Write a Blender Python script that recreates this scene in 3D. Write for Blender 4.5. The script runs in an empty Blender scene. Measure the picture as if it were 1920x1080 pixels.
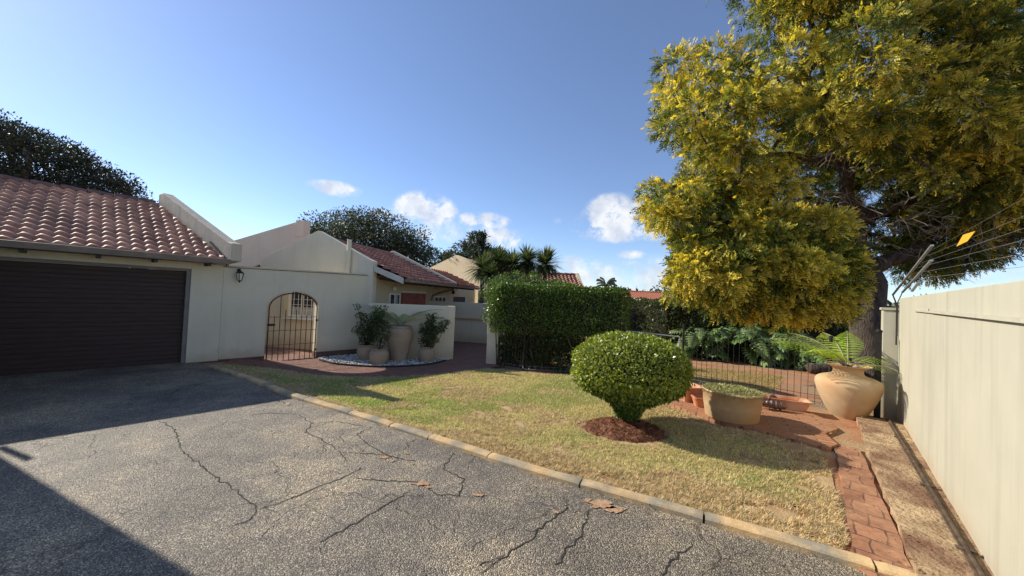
import bpy, math, random
import numpy as np
from mathutils import Vector, Matrix
from mathutils.geometry import delaunay_2d_cdt
random.seed(7); rng = np.random.default_rng(7)
SC = bpy.context.scene; COL = SC.collection
R_ = math.radians

# ------------------------------------------------------------------ camera
PITCH, ROLL, FPX, EYE = R_(1.37), R_(2.63), 700.0, 1.7
fw = np.array([0, math.cos(PITCH), math.sin(PITCH)]); up0 = np.array([0, -math.sin(PITCH), math.cos(PITCH)]); rt0 = np.array([1., 0, 0])
UP = up0*math.cos(ROLL) - rt0*math.sin(ROLL); RT = rt0*math.cos(ROLL) + up0*math.sin(ROLL)
cam_d = bpy.data.cameras.new('camera'); cam = bpy.data.objects.new('camera', cam_d); COL.objects.link(cam)
cam.matrix_world = Matrix(((RT[0], UP[0], -fw[0], 0), (RT[1], UP[1], -fw[1], 0), (RT[2], UP[2], -fw[2], EYE), (0, 0, 0, 1)))
cam_d.sensor_width = 36; cam_d.lens = 36*FPX/1920; cam_d.clip_start = 0.05; cam_d.clip_end = 2000
SC.camera = cam
# ------------------------------------------------------------------ light
SUN_DIR = np.array([-.93, .367]); SUN_DIR /= np.linalg.norm(SUN_DIR); ELEV = R_(31.3)
sv = np.array([SUN_DIR[0]*math.cos(ELEV), SUN_DIR[1]*math.cos(ELEV), math.sin(ELEV)])
sd = bpy.data.lights.new('sun', 'SUN'); sd.energy = 5.0; sd.angle = R_(0.5); sd.color = (1.0, .93, .80)
so = bpy.data.objects.new('sun', sd); COL.objects.link(so)
so.rotation_euler = Vector(sv).to_track_quat('Z', 'Y').to_euler()
W = bpy.data.worlds.new("World"); SC.world = W; W.use_nodes = True
SC.view_settings.view_transform = 'Standard'; SC.view_settings.look = 'None'; SC.view_settings.exposure = 0.38; SC.view_settings.gamma = 1
CLOUDS = [(795, 395, 46, 26, 1.), (822, 405, 24, 14, .9), (770, 392, 24, 14, .8), (800, 425, 42, 20, .5), (840, 432, 30, 18, .4), (628, 354, 36, 11, .9), (648, 360, 20, 7, .7), (600, 352, 14, 5, .5),
          (908, 414, 38, 12, .95), (925, 448, 55, 17, .8), (900, 440, 30, 12, .7), (1150, 405, 44, 30, 1.), (1185, 392, 22, 12, .8), (1150, 425, 60, 22, .7), (1235, 428, 48, 18, .8), (1250, 418, 26, 12, .7),
          (1184, 478, 20, 7, .7), (1195, 497, 34, 8, .5), (1110, 500, 70, 14, .5), (1085, 488, 28, 9, .5), (1240, 520, 120, 30, .45), (1110, 525, 120, 24, .45), (715, 400, 20, 8, .4), (440, 455, 14, 6, .7), (1045, 415, 8, 5, .25),
          (1860, 525, 90, 20, .35), (1010, 470, 12, 5, .2)]
def pray(x, y):
    d = RT*(x-960)/FPX + UP*(540-y)/FPX + fw
    return d
def build_world():
    nt = W.node_tree; N = nt.nodes; L = nt.links; N.clear()
    out = N.new('ShaderNodeOutputWorld'); bg = N.new('ShaderNodeBackground'); sky = N.new('ShaderNodeTexSky')
    sky.sky_type = 'NISHITA'; sky.sun_disc = False; sky.sun_elevation = ELEV
    sky.sun_rotation = math.atan2(SUN_DIR[0], SUN_DIR[1])
    sky.air_density = 1.0; sky.dust_density = .6; sky.ozone_density = 1.6; sky.altitude = 1500
    bg.inputs['Strength'].default_value = 0.105
    tc = N.new('ShaderNodeTexCoord')
    nz = N.new('ShaderNodeTexNoise'); nz.inputs['Scale'].default_value = 17; nz.inputs['Detail'].default_value = 10; nz.inputs['Roughness'].default_value = .68
    L.new(tc.outputs['Generated'], nz.inputs['Vector'])
    def math_(op, a, b=None, c=None):
        m = N.new('ShaderNodeMath'); m.operation = op
        for i, v in enumerate((a, b, c)):
            if v is None: continue
            if isinstance(v, (int, float)): m.inputs[i].default_value = v
            else: L.new(v, m.inputs[i])
        return m.outputs[0]
    total = None
    for (x, y, rx, ry, s) in CLOUDS:
        rx *= 1.2; ry *= 1.25
        d = pray(x, y); d /= np.linalg.norm(d)
        u = np.cross(d, [0, 0, 1]); u /= np.linalg.norm(u); v = np.cross(u, d)
        ru = math.radians(rx/FPX*57.3)*(d@fw); rv = math.radians(ry/FPX*57.3)*(d@fw)
        def dot(vec):
            n = N.new('ShaderNodeVectorMath'); n.operation = 'DOT_PRODUCT'; L.new(tc.outputs['Generated'], n.inputs[0]); n.inputs[1].default_value = tuple(vec); return n.outputs['Value']
        a = math_('POWER', math_('ABSOLUTE', dot(u/ru)), 2.0); b = math_('POWER', math_('ABSOLUTE', dot(v/rv)), 2.0)
        r2 = math_('ADD', a, b)
        m = math_('MAXIMUM', math_('SUBTRACT', 1.55, r2), 0)
        front = math_('GREATER_THAN', dot(d), .3)
        m = math_('MULTIPLY', math_('MULTIPLY', m, s), front)
        total = m if total is None else math_('MAXIMUM', total, m)
    dens = math_('MULTIPLY', total, math_('MULTIPLY_ADD', nz.outputs['Fac'], 7.0, -2.5))
    mr = N.new('ShaderNodeMapRange'); mr.interpolation_type = 'SMOOTHSTEP'; L.new(dens, mr.inputs['Value'])
    mr.inputs['From Min'].default_value = .02; mr.inputs['From Max'].default_value = 1.3; mr.inputs['To Max'].default_value = .85
    # faint veil of high haze
    hz = N.new('ShaderNodeTexNoise'); hz.inputs['Scale'].default_value = 2.2; hz.inputs['Detail'].default_value = 5
    mp = N.new('ShaderNodeMapping'); mp.inputs['Scale'].default_value = (1, 1, 3); L.new(tc.outputs['Generated'], mp.inputs['Vector']); L.new(mp.outputs[0], hz.inputs['Vector'])
    hf = math_('MULTIPLY', math_('MAXIMUM', math_('SUBTRACT', hz.outputs['Fac'], .47), 0), .5)
    tint = N.new('ShaderNodeMixRGB'); tint.blend_type = 'MULTIPLY'; tint.inputs[0].default_value = 1; L.new(sky.outputs[0], tint.inputs[1]); tint.inputs[2].default_value = (1.06, 1.14, 1.32, 1)
    mix0 = N.new('ShaderNodeMixRGB'); mix0.inputs[0].default_value = .05; L.new(tint.outputs[0], mix0.inputs[1]); mix0.inputs[2].default_value = (5.6, 6.2, 7.0, 1)
    mix = N.new('ShaderNodeMixRGB'); L.new(mr.outputs[0], mix.inputs[0]); L.new(mix0.outputs[0], mix.inputs[1])
    cn = N.new('ShaderNodeTexNoise'); cn.inputs['Scale'].default_value = 24; cn.inputs['Detail'].default_value = 5; L.new(tc.outputs['Generated'], cn.inputs['Vector'])
    cr = N.new('ShaderNodeValToRGB'); cr.color_ramp.elements[0].position = .35; cr.color_ramp.elements[0].color = (5.0, 5.4, 6.2, 1); cr.color_ramp.elements[1].position = .6; cr.color_ramp.elements[1].color = (7.6, 7.6, 7.5, 1)
    L.new(cn.outputs['Fac'], cr.inputs[0]); L.new(cr.outputs[0], mix.inputs[2])
    L.new(mix.outputs[0], bg.inputs['Color']); L.new(bg.outputs[0], out.inputs['Surface'])
build_world()

# ------------------------------------------------------------------ frames
C0 = np.array([0, 0, EYE])
TH = R_(41); dA = np.array([math.sin(TH), math.cos(TH), 0]); nA = np.array([math.cos(TH), -math.sin(TH), 0])   # grid of garage, courtyard wall and boundary wall
PH = R_(10.3); dB = np.array([math.sin(PH), math.cos(PH), 0]); nB = np.array([math.cos(PH), -math.sin(PH), 0])  # grid of the cottage
Z = np.array([0, 0, 1.])
def A(a, b, z=0): return dA*a + nA*b + Z*z
P0 = np.array([-3.05, 10.6, 0])
def B(s, t, z=0): return P0 - nB*s + dB*t + Z*z            # s leftwards along the gable, t away from the viewer
def G(x, y, z=0):
    d = pray(x, y); return C0 + d*((z-EYE)/d[2])
def ON(x, y, P, n):
    d = pray(x, y); return C0 + d*(((np.array(P)-C0)@n)/(d@n))
def AT(x, y, Y):
    d = pray(x, y); return C0 + d*(Y/d[1])
def ss(x): x = np.clip(x, 0, 1); return x*x*(3-2*x)
def gz(x, y):
    a = x*dA[0] + y*dA[1]; b = x*nA[0] + y*nA[1]
    z1 = -.15*ss((a-2.2)/1.4)*ss((-b-2.2)/3.5); z2 = -.11*ss((a-8.7)/2)
    return np.minimum(z1, z2)
def hash2(i, j): 
    v = np.sin(i*127.1 + j*311.7)*43758.5453; return v - np.floor(v)
def vnoise(x, y, s=1.):
    x = np.asarray(x)*s; y = np.asarray(y)*s; i = np.floor(x); j = np.floor(y); fx = ss(x-i); fy = ss(y-j)
    return (hash2(i, j)*(1-fx)+hash2(i+1, j)*fx)*(1-fy) + (hash2(i, j+1)*(1-fx)+hash2(i+1, j+1)*fx)*fy
def fbm(x, y, s=1.): return .55*vnoise(x, y, s) + .3*vnoise(x+7, y+3, s*2.3) + .15*vnoise(x+1, y+9, s*5.1)
def inpoly(px, py, poly):
    px = np.asarray(px); py = np.asarray(py); c = np.zeros(px.shape, bool); n = len(poly)
    for i in range(n):
        x0, y0 = poly[i][:2]; x1, y1 = poly[(i+1) % n][:2]
        if y0 == y1: continue
        m = ((y0 > py) != (y1 > py)) & (px < (x1-x0)*(py-y0)/(y1-y0)+x0); c ^= m
    return c
def edged(px, py, line):
    d = np.full(np.shape(px), 1e9)
    for (x0, y0), (x1, y1) in zip(line[:-1], line[1:]):
        vx, vy = x1-x0, y1-y0; t = np.clip(((px-x0)*vx+(py-y0)*vy)/(vx*vx+vy*vy), 0, 1)
        d = np.minimum(d, np.hypot(px-x0-t*vx, py-y0-t*vy))
    return d

# ------------------------------------------------------------------ materials
def newmat(name):
    m = bpy.data.materials.new(name); m.use_nodes = True; nt = m.node_tree; bs = nt.nodes['Principled BSDF']
    return m, nt, bs
def nd(nt, t, **kw):
    n = nt.nodes.new(t)
    for k, v in kw.items(): setattr(n, k, v)
    return n
def noise(nt, vec, scale, detail=4, rough=.55):
    n = nd(nt, 'ShaderNodeTexNoise'); n.inputs['Scale'].default_value = scale; n.inputs['Detail'].default_value = detail; n.inputs['Roughness'].default_value = rough
    if vec is not None: nt.links.new(vec, n.inputs['Vector'])
    return n.outputs['Fac']
def ramp(nt, fac, stops):
    r = nd(nt, 'ShaderNodeValToRGB'); e = r.color_ramp.elements
    while len(e) < len(stops): e.new(.5)
    for i, (p, c) in enumerate(stops): e[i].position = p; e[i].color = (*c, 1) if len(c) == 3 else c
    nt.links.new(fac, r.inputs[0]); return r.outputs[0]
def mixc(nt, fac, a, b, mode='MIX'):
    m = nd(nt, 'ShaderNodeMixRGB', blend_type=mode)
    for i, v in enumerate((fac, a, b)):
        if isinstance(v, (int, float)): m.inputs[i].default_value = v
        elif isinstance(v, tuple): m.inputs[i].default_value = (*v, 1)
        else: nt.links.new(v, m.inputs[i])
    return m.outputs[0]
def mth(nt, op, a, b=None):
    m = nd(nt, 'ShaderNodeMath', operation=op)
    for i, v in enumerate((a, b)):
        if v is None: continue
        if isinstance(v, (int, float)): m.inputs[i].default_value = v
        else: nt.links.new(v, m.inputs[i])
    return m.outputs[0]
def bump(nt, bs, h, strength, dist):
    b = nd(nt, 'ShaderNodeBump'); b.inputs['Strength'].default_value = strength; b.inputs['Distance'].default_value = dist
    nt.links.new(h, b.inputs['Height']); nt.links.new(b.outputs[0], bs.inputs['Normal'])
def coords(nt, scale=(1, 1, 1), rot=(0, 0, 0), world=False):
    if world: o = nd(nt, 'ShaderNodeNewGeometry').outputs['Position']
    else: o = nd(nt, 'ShaderNodeTexCoord').outputs['Object']
    if scale == (1, 1, 1) and rot == (0, 0, 0): return o
    mp = nd(nt, 'ShaderNodeMapping'); mp.inputs['Scale'].default_value = scale; mp.inputs['Rotation'].default_value = rot
    nt.links.new(o, mp.inputs['Vector']); return mp.outputs[0]
def simple(name, c1, c2, scale=6, rough=.7, bs_=40, bstr=.3, bd=.004, metal=0, big=None, scl=(1, 1, 1)):
    m, nt, bs = newmat(name); v = coords(nt, scl)
    c = ramp(nt, noise(nt, v, scale, 6), [(.32, c1), (.68, c2)])
    if big: c = mixc(nt, ramp(nt, noise(nt, v, big[1], 5), [(.42, (0, 0, 0)), (.62, (1, 1, 1))]), c, big[0])
    nt.links.new(c, bs.inputs['Base Color']); bs.inputs['Roughness'].default_value = rough; bs.inputs['Metallic'].default_value = metal
    if bstr: bump(nt, bs, noise(nt, v, bs_, 5), bstr, bd)
    return m
def plaster(name, c, stain=(.42, .38, .28), streak=.3, rough=.85, bstr=.35):
    m, nt, bs = newmat(name); v = coords(nt, world=True)
    c1 = tuple(x*.92 for x in c); c2 = tuple(min(1, x*1.05) for x in c)
    col = ramp(nt, noise(nt, v, 1.3, 6), [(.3, c1), (.7, c2)])
    st = nd(nt, 'ShaderNodeMapping'); st.inputs['Scale'].default_value = (7, 7, .45); nt.links.new(v, st.inputs['Vector'])
    f = ramp(nt, noise(nt, st.outputs[0], 1.0, 7, .6), [(.5, (0, 0, 0)), (.78, (1, 1, 1))])
    col = mixc(nt, mth(nt, 'MULTIPLY', f, streak), col, stain)
    f2 = ramp(nt, noise(nt, v, 30, 4), [(.62, (0, 0, 0)), (.75, (1, 1, 1))])
    col = mixc(nt, mth(nt, 'MULTIPLY', f2, .12), col, stain)
    sx = nd(nt, 'ShaderNodeSeparateXYZ'); nt.links.new(v, sx.inputs[0])
    lo = mth(nt, 'MULTIPLY', mth(nt, 'MAXIMUM', mth(nt, 'SUBTRACT', mth(nt, 'ADD', mth(nt, 'MULTIPLY', noise(nt, v, 2.6, 7, .65), .8), -.12), sx.outputs[2]), 0), 1.6)
    col = mixc(nt, mth(nt, 'MINIMUM', lo, .45), col, (.42, .27, .15))
    nt.links.new(col, bs.inputs['Base Color']); bs.inputs['Roughness'].default_value = rough
    h = mth(nt, 'ADD', noise(nt, v, 90, 4), mth(nt, 'MULTIPLY', noise(nt, v, 9, 4), 1.5))
    bump(nt, bs, h, bstr, .006); return m
def foliage(name, rough=.5, trans=.3, tc=(1.25, 1.2, .7), spec=.4):
    m, nt, bs = newmat(name)
    at = nd(nt, 'ShaderNodeAttribute', attribute_name='col').outputs['Color']
    v = coords(nt, world=True)
    c = mixc(nt, 1.0, at, ramp(nt, noise(nt, v, 18, 2), [(.3, (.75, .75, .75)), (.7, (1.2, 1.2, 1.2))]), 'MULTIPLY')
    nt.links.new(c, bs.inputs['Base Color']); bs.inputs['Roughness'].default_value = rough; bs.inputs['Specular IOR Level'].default_value = spec
    tr = nd(nt, 'ShaderNodeBsdfTranslucent'); nt.links.new(mixc(nt, 1.0, c, tc, 'MULTIPLY'), tr.inputs['Color'])
    mx = nd(nt, 'ShaderNodeMixShader'); mx.inputs[0].default_value = trans
    nt.links.new(bs.outputs[0], mx.inputs[1]); nt.links.new(tr.outputs[0], mx.inputs[2]); nt.links.new(mx.outputs[0], nt.nodes['Material Output'].inputs['Surface'])
    return m
def rotvec(nt, ux, uy):
    """2D vector (p.ux, p.uy) from world position"""
    g = nd(nt, 'ShaderNodeNewGeometry').outputs['Position']; cb = nd(nt, 'ShaderNodeCombineXYZ')
    for i, u in enumerate((ux, uy)):
        d = nd(nt, 'ShaderNodeVectorMath', operation='DOT_PRODUCT'); nt.links.new(g, d.inputs[0]); d.inputs[1].default_value = tuple(u); nt.links.new(d.outputs['Value'], cb.inputs[i])
    return cb.outputs[0], g
def brick(name, ux, uy, c1, c2, mortar, w=.22, h=.11, ms=.008, dirt=(.2, .12, .08), warp=.012, dirtf=.6):
    m, nt, bs = newmat(name); v, g = rotvec(nt, ux, uy)
    nz = nd(nt, 'ShaderNodeTexNoise'); nz.inputs['Scale'].default_value = 3; nt.links.new(g, nz.inputs['Vector'])
    sc = nd(nt, 'ShaderNodeVectorMath', operation='MULTIPLY_ADD'); nt.links.new(nz.outputs['Color'], sc.inputs[0]); sc.inputs[1].default_value = (warp*3, warp*3, 0); nt.links.new(v, sc.inputs[2])
    bt = nd(nt, 'ShaderNodeTexBrick'); nt.links.new(sc.outputs[0], bt.inputs['Vector'])
    for k, val in (('Scale', 1), ('Brick Width', w), ('Row Height', h), ('Mortar Size', ms), ('Mortar Smooth', .3), ('Bias', 0)): bt.inputs[k].default_value = val
    bt.inputs['Color1'].default_value = (*c1, 1); bt.inputs['Color2'].default_value = (*c2, 1); bt.inputs['Mortar'].default_value = (*mortar, 1)
    col = mixc(nt, mth(nt, 'MULTIPLY', ramp(nt, noise(nt, g, 2.5, 6), [(.42, (0, 0, 0)), (.7, (1, 1, 1))]), dirtf), bt.outputs['Color'], dirt)
    col = mixc(nt, .55, col, ramp(nt, noise(nt, g, 22, 4), [(.3, (.55, .55, .55)), (.7, (1.35, 1.35, 1.35))]), 'MULTIPLY')
    nt.links.new(col, bs.inputs['Base Color']); bs.inputs['Roughness'].default_value = .85
    h_ = mth(nt, 'ADD', mth(nt, 'MULTIPLY', bt.outputs['Fac'], -1.0), mth(nt, 'MULTIPLY', noise(nt, g, 60, 4), .4))
    bump(nt, bs, h_, .7, .008); return m
def asphalt():
    m, nt, bs = newmat('asphalt'); v = coords(nt, world=True)
    vo = nd(nt, 'ShaderNodeTexVoronoi'); vo.inputs['Scale'].default_value = 120; nt.links.new(v, vo.inputs['Vector'])
    vo.inputs['Randomness'].default_value = 1
    sep = nd(nt, 'ShaderNodeSeparateColor'); nt.links.new(vo.outputs['Color'], sep.inputs[0])
    stone = ramp(nt, sep.outputs[0], [(0, (.115, .099, .078)), (.5, (.275, .236, .185)), (.85, (.42, .36, .28)), (1, (.72, .62, .49))])
    gap = ramp(nt, vo.outputs['Distance'], [(.35, (1, 1, 1)), (.8, (.3, .3, .3))])
    col = mixc(nt, 1., stone, gap, 'MULTIPLY')
    big = ramp(nt, noise(nt, v, .75, 5, .6), [(.34, (.60, .60, .61)), (.5, (1, .98, .95)), (.63, (1.65, 1.54, 1.32))])
    col = mixc(nt, 1., col, big, 'MULTIPLY')
    md = ramp(nt, noise(nt, v, 4, 6, .65), [(.35, (.8, .8, .82)), (.68, (1.2, 1.18, 1.1))])
    col = mixc(nt, 1., col, md, 'MULTIPLY')
    ds = nd(nt, 'ShaderNodeTexNoise'); ds.inputs['Scale'].default_value = 5; ds.inputs['Detail'].default_value = 6; nt.links.new(v, ds.inputs['Vector'])
    wv = nd(nt, 'ShaderNodeVectorMath', operation='MULTIPLY_ADD'); nt.links.new(ds.outputs['Color'], wv.inputs[0]); wv.inputs[1].default_value = (.30, .30, 0); nt.links.new(v, wv.inputs[2])
    fc = None
    for sc_, wd, lo in ((1.15, .009, .46), (3.4, .020, .53)):
        ve = nd(nt, 'ShaderNodeTexVoronoi', feature='DISTANCE_TO_EDGE'); ve.inputs['Scale'].default_value = sc_; nt.links.new(wv.outputs[0], ve.inputs['Vector'])
        k = ramp(nt, ve.outputs['Distance'], [(0, (1, 1, 1)), (wd, (0, 0, 0))]); k = mth(nt, 'MULTIPLY', k, ramp(nt, noise(nt, v, .9, 5, .7), [(lo, (0, 0, 0)), (lo+.08, (1, 1, 1))])); fc = k if fc is None else mth(nt, 'MAXIMUM', fc, k)
    col = mixc(nt, mth(nt, 'MULTIPLY', fc, .62), col, (.03, .024, .018))
    nt.links.new(col, bs.inputs['Base Color']); bs.inputs['Roughness'].default_value = .62; bs.inputs['Specular IOR Level'].default_value = .5
    h = mth(nt, 'SUBTRACT', mth(nt, 'MULTIPLY', noise(nt, v, 30, 4), .8), mth(nt, 'MULTIPLY', vo.outputs['Distance'], .9))
    h = mth(nt, 'SUBTRACT', h, mth(nt, 'MULTIPLY', fc, 1.2)); bump(nt, bs, h, .8, .012); return m
CREAM = (.70, .63, .47)
M = {}
M['plaster'] = plaster('cream_plaster', CREAM, streak=.22)
M['boundary'] = plaster('boundary_plaster', (.44, .412, .315), stain=(.27, .24, .17), streak=.45, bstr=.25)
M['parapet'] = plaster('weathered_parapet', (.58, .50, .37), stain=(.22, .2, .16), streak=.6, bstr=.8)
M['warmplaster'] = plaster('warm_plaster', (.60, .51, .33), stain=(.4, .34, .22), streak=.3)
M['asphalt'] = asphalt()
M['crack'] = simple('crack_dark', (.018, .016, .013), (.05, .04, .03), 9, .95, 40, .4)
M['soil_patch'] = simple('red_subsoil', (.30, .16, .08), (.5, .33, .2), 30, .95, 60, .9, .01)
M['soil'] = simple('red_soil', (.30, .105, .042), (.44, .18, .08), 3.5, .95, 45, .9, .02, big=((.38, .26, .14), 1.2))
M['garden'] = simple('garden_soil', (.32, .125, .055), (.48, .22, .105), 2.0, .95, 30, .8, .015, big=((.34, .22, .12), .8))
M['lawn'] = simple('lawn_base', (.36, .24, .12), (.52, .38, .20), 7, .95, 60, .9, .01, big=((.30, .17, .08), 2.2))
M['mulch'] = simple('red_mulch', (.13, .048, .024), (.27, .115, .06), 30, .95, 70, 1.0, .02)
M['kerb'] = simple('kerb_concrete', (.50, .33, .155), (.70, .49, .25), 7, .9, 60, .6, .006, big=((.27, .24, .18), 2.5))
M['concrete'] = simple('weathered_concrete', (.26, .165, .085), (.60, .43, .24), 5, .92, 26, 1.0, .04, big=((.20, .10, .055), 1.9))
M['patio'] = brick('red_patio_brick', nB, dB, (.20, .085, .058), (.30, .13, .085), (.075, .05, .04))
M['paver'] = brick('orange_paver', nA, dA, (.24, .10, .052), (.37, .17, .09), (.11, .055, .035), w=.19, h=.235, ms=.007, dirt=(.44, .24, .13), warp=.035, dirtf=.95)
M['platform'] = brick('orange_platform', nA*.97+dA*.24, dA*.97-nA*.24, (.34, .145, .068), (.43, .20, .095), (.13, .05, .028), w=.46, h=.1, ms=.008, dirt=(.33, .18, .1))
M['plinth'] = brick('plinth_brick', dA, Z, (.13, .06, .045), (.2, .1, .07), (.09, .07, .055), w=.22, h=.075, ms=.01)
M['tile'] = simple('clay_roof_tile', (.36, .135, .085), (.54, .25, .17), 14, .62, 70, .4, .004, big=((.25, .11, .08), 2.6))
M['tile_old'] = simple('pinkish_roof_tile', (.50, .245, .165), (.74, .43, .31), 7, .6, 70, .4, .004, big=((.36, .19, .14), 1.7))
M['ridge'] = simple('dark_ridge_tile', (.13, .065, .05), (.24, .13, .10), 9, .7, 60, .4, .004)
M['tile_orange'] = simple('orange_roof_tile', (.46, .15, .08), (.62, .25, .14), 14, .7, 70, .4, .004)
M['gutter'] = simple('gutter_brown', (.16, .12, .09), (.24, .19, .15), 5, .55, 40, .1)
M['fascia'] = simple('painted_fascia', (.50, .48, .40), (.6, .57, .47), 4, .6, 40, .1)
M['darkwood'] = simple('dark_timber', (.025, .02, .018), (.05, .04, .033), 20, .6, 60, .3, .003)
M['door'] = simple('brown_garage_door', (.036, .019, .014), (.066, .036, .028), 3, .7, 60, .2, .002, scl=(1, 1, 22))
M['doorframe'] = simple('door_frame', (.17, .14, .13), (.23, .2, .18), 4, .6, 40, .1)
M['iron'] = simple('black_iron', (.012, .012, .012), (.035, .028, .024), 20, .55, 60, .2, .001, metal=.4)
M['rust'] = simple('rusted_wire', (.035, .02, .014), (.10, .05, .03), 20, .8, 60, .3, .001, metal=.2)
M['galv'] = simple('galvanised', (.30, .31, .32), (.45, .45, .44), 12, .45, 60, .2, .001, metal=.6)
M['rail'] = simple('rusty_rail', (.07, .05, .035), (.20, .14, .09), 14, .6, 40, .5, .003, metal=.5)
M['glass'] = simple('window_glass', (.02, .025, .03), (.04, .045, .05), 3, .08, 10, 0)
M['lampglass'] = simple('lamp_glass', (.6, .58, .5), (.7, .68, .6), 3, .2, 10, 0)
M['curtain'] = simple('curtain', (.35, .33, .30), (.5, .48, .44), 6, .9, 10, .2, scl=(8, 8, .3))
M['white'] = simple('white_paint', (.72, .70, .64), (.82, .80, .74), 5, .5, 60, .1)
M['redboard'] = simple('red_board', (.20, .035, .02), (.38, .08, .05), 5, .6, 40, .2)
M['clay'] = simple('cream_clay', (.44, .30, .165), (.58, .42, .25), 3.5, .8, 70, .5, .003, big=((.50, .30, .15), 2.2))
M['claydark'] = simple('tan_clay', (.33, .25, .17), (.44, .34, .23), 3.5, .85, 70, .4, .003)
M['terracotta'] = simple('terracotta', (.42, .155, .07), (.56, .235, .115), 8, .75, 60, .3, .002, big=((.6, .33, .2), 3))
M['potsoil'] = simple('potting_soil', (.035, .022, .014), (.09, .06, .04), 40, .95, 80, 1, .01)
M['pebble'] = simple('white_pebble', (.50, .49, .46), (.72, .71, .68), 14, .6, 60, .2, .002)
M['pebble2'] = simple('brown_pebble', (.16, .11, .08), (.3, .22, .16), 14, .7, 60, .2, .002)
M['bark'] = simple('dark_bark', (.035, .026, .02), (.12, .095, .075), 14, .95, 30, 1.0, .04, scl=(1, 1, .35))
M['twig'] = simple('grey_twig', (.20, .16, .13), (.36, .30, .25), 12, .9, 30, .4, .004)
M['leaf'] = foliage('leaf'); M['gloss'] = foliage('glossy_leaf', .33, .22, spec=.5)
M['needle'] = foliage('golden_spray', .7, .45, (1.35, 1.2, .5)); M['grass'] = foliage('grass_blade', .7, .45, (1.1, 1.1, .8), .2)
M['fern'] = foliage('fern_frond', .55, .45, (1.25, 1.25, .6))
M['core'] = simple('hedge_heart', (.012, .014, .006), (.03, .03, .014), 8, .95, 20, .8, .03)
M['ornament'] = simple('ornament_iron', (.10, .055, .045), (.26, .17, .15), 14, .45, 50, .4, .002, metal=.5)
M['yellow'] = simple('yellow_sign', (.75, .36, .02), (.85, .45, .04), 6, .5, 30, .1)
M['black'] = simple('black_paint', (.01, .01, .01), (.02, .02, .02), 6, .5, 30, .1)

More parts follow.
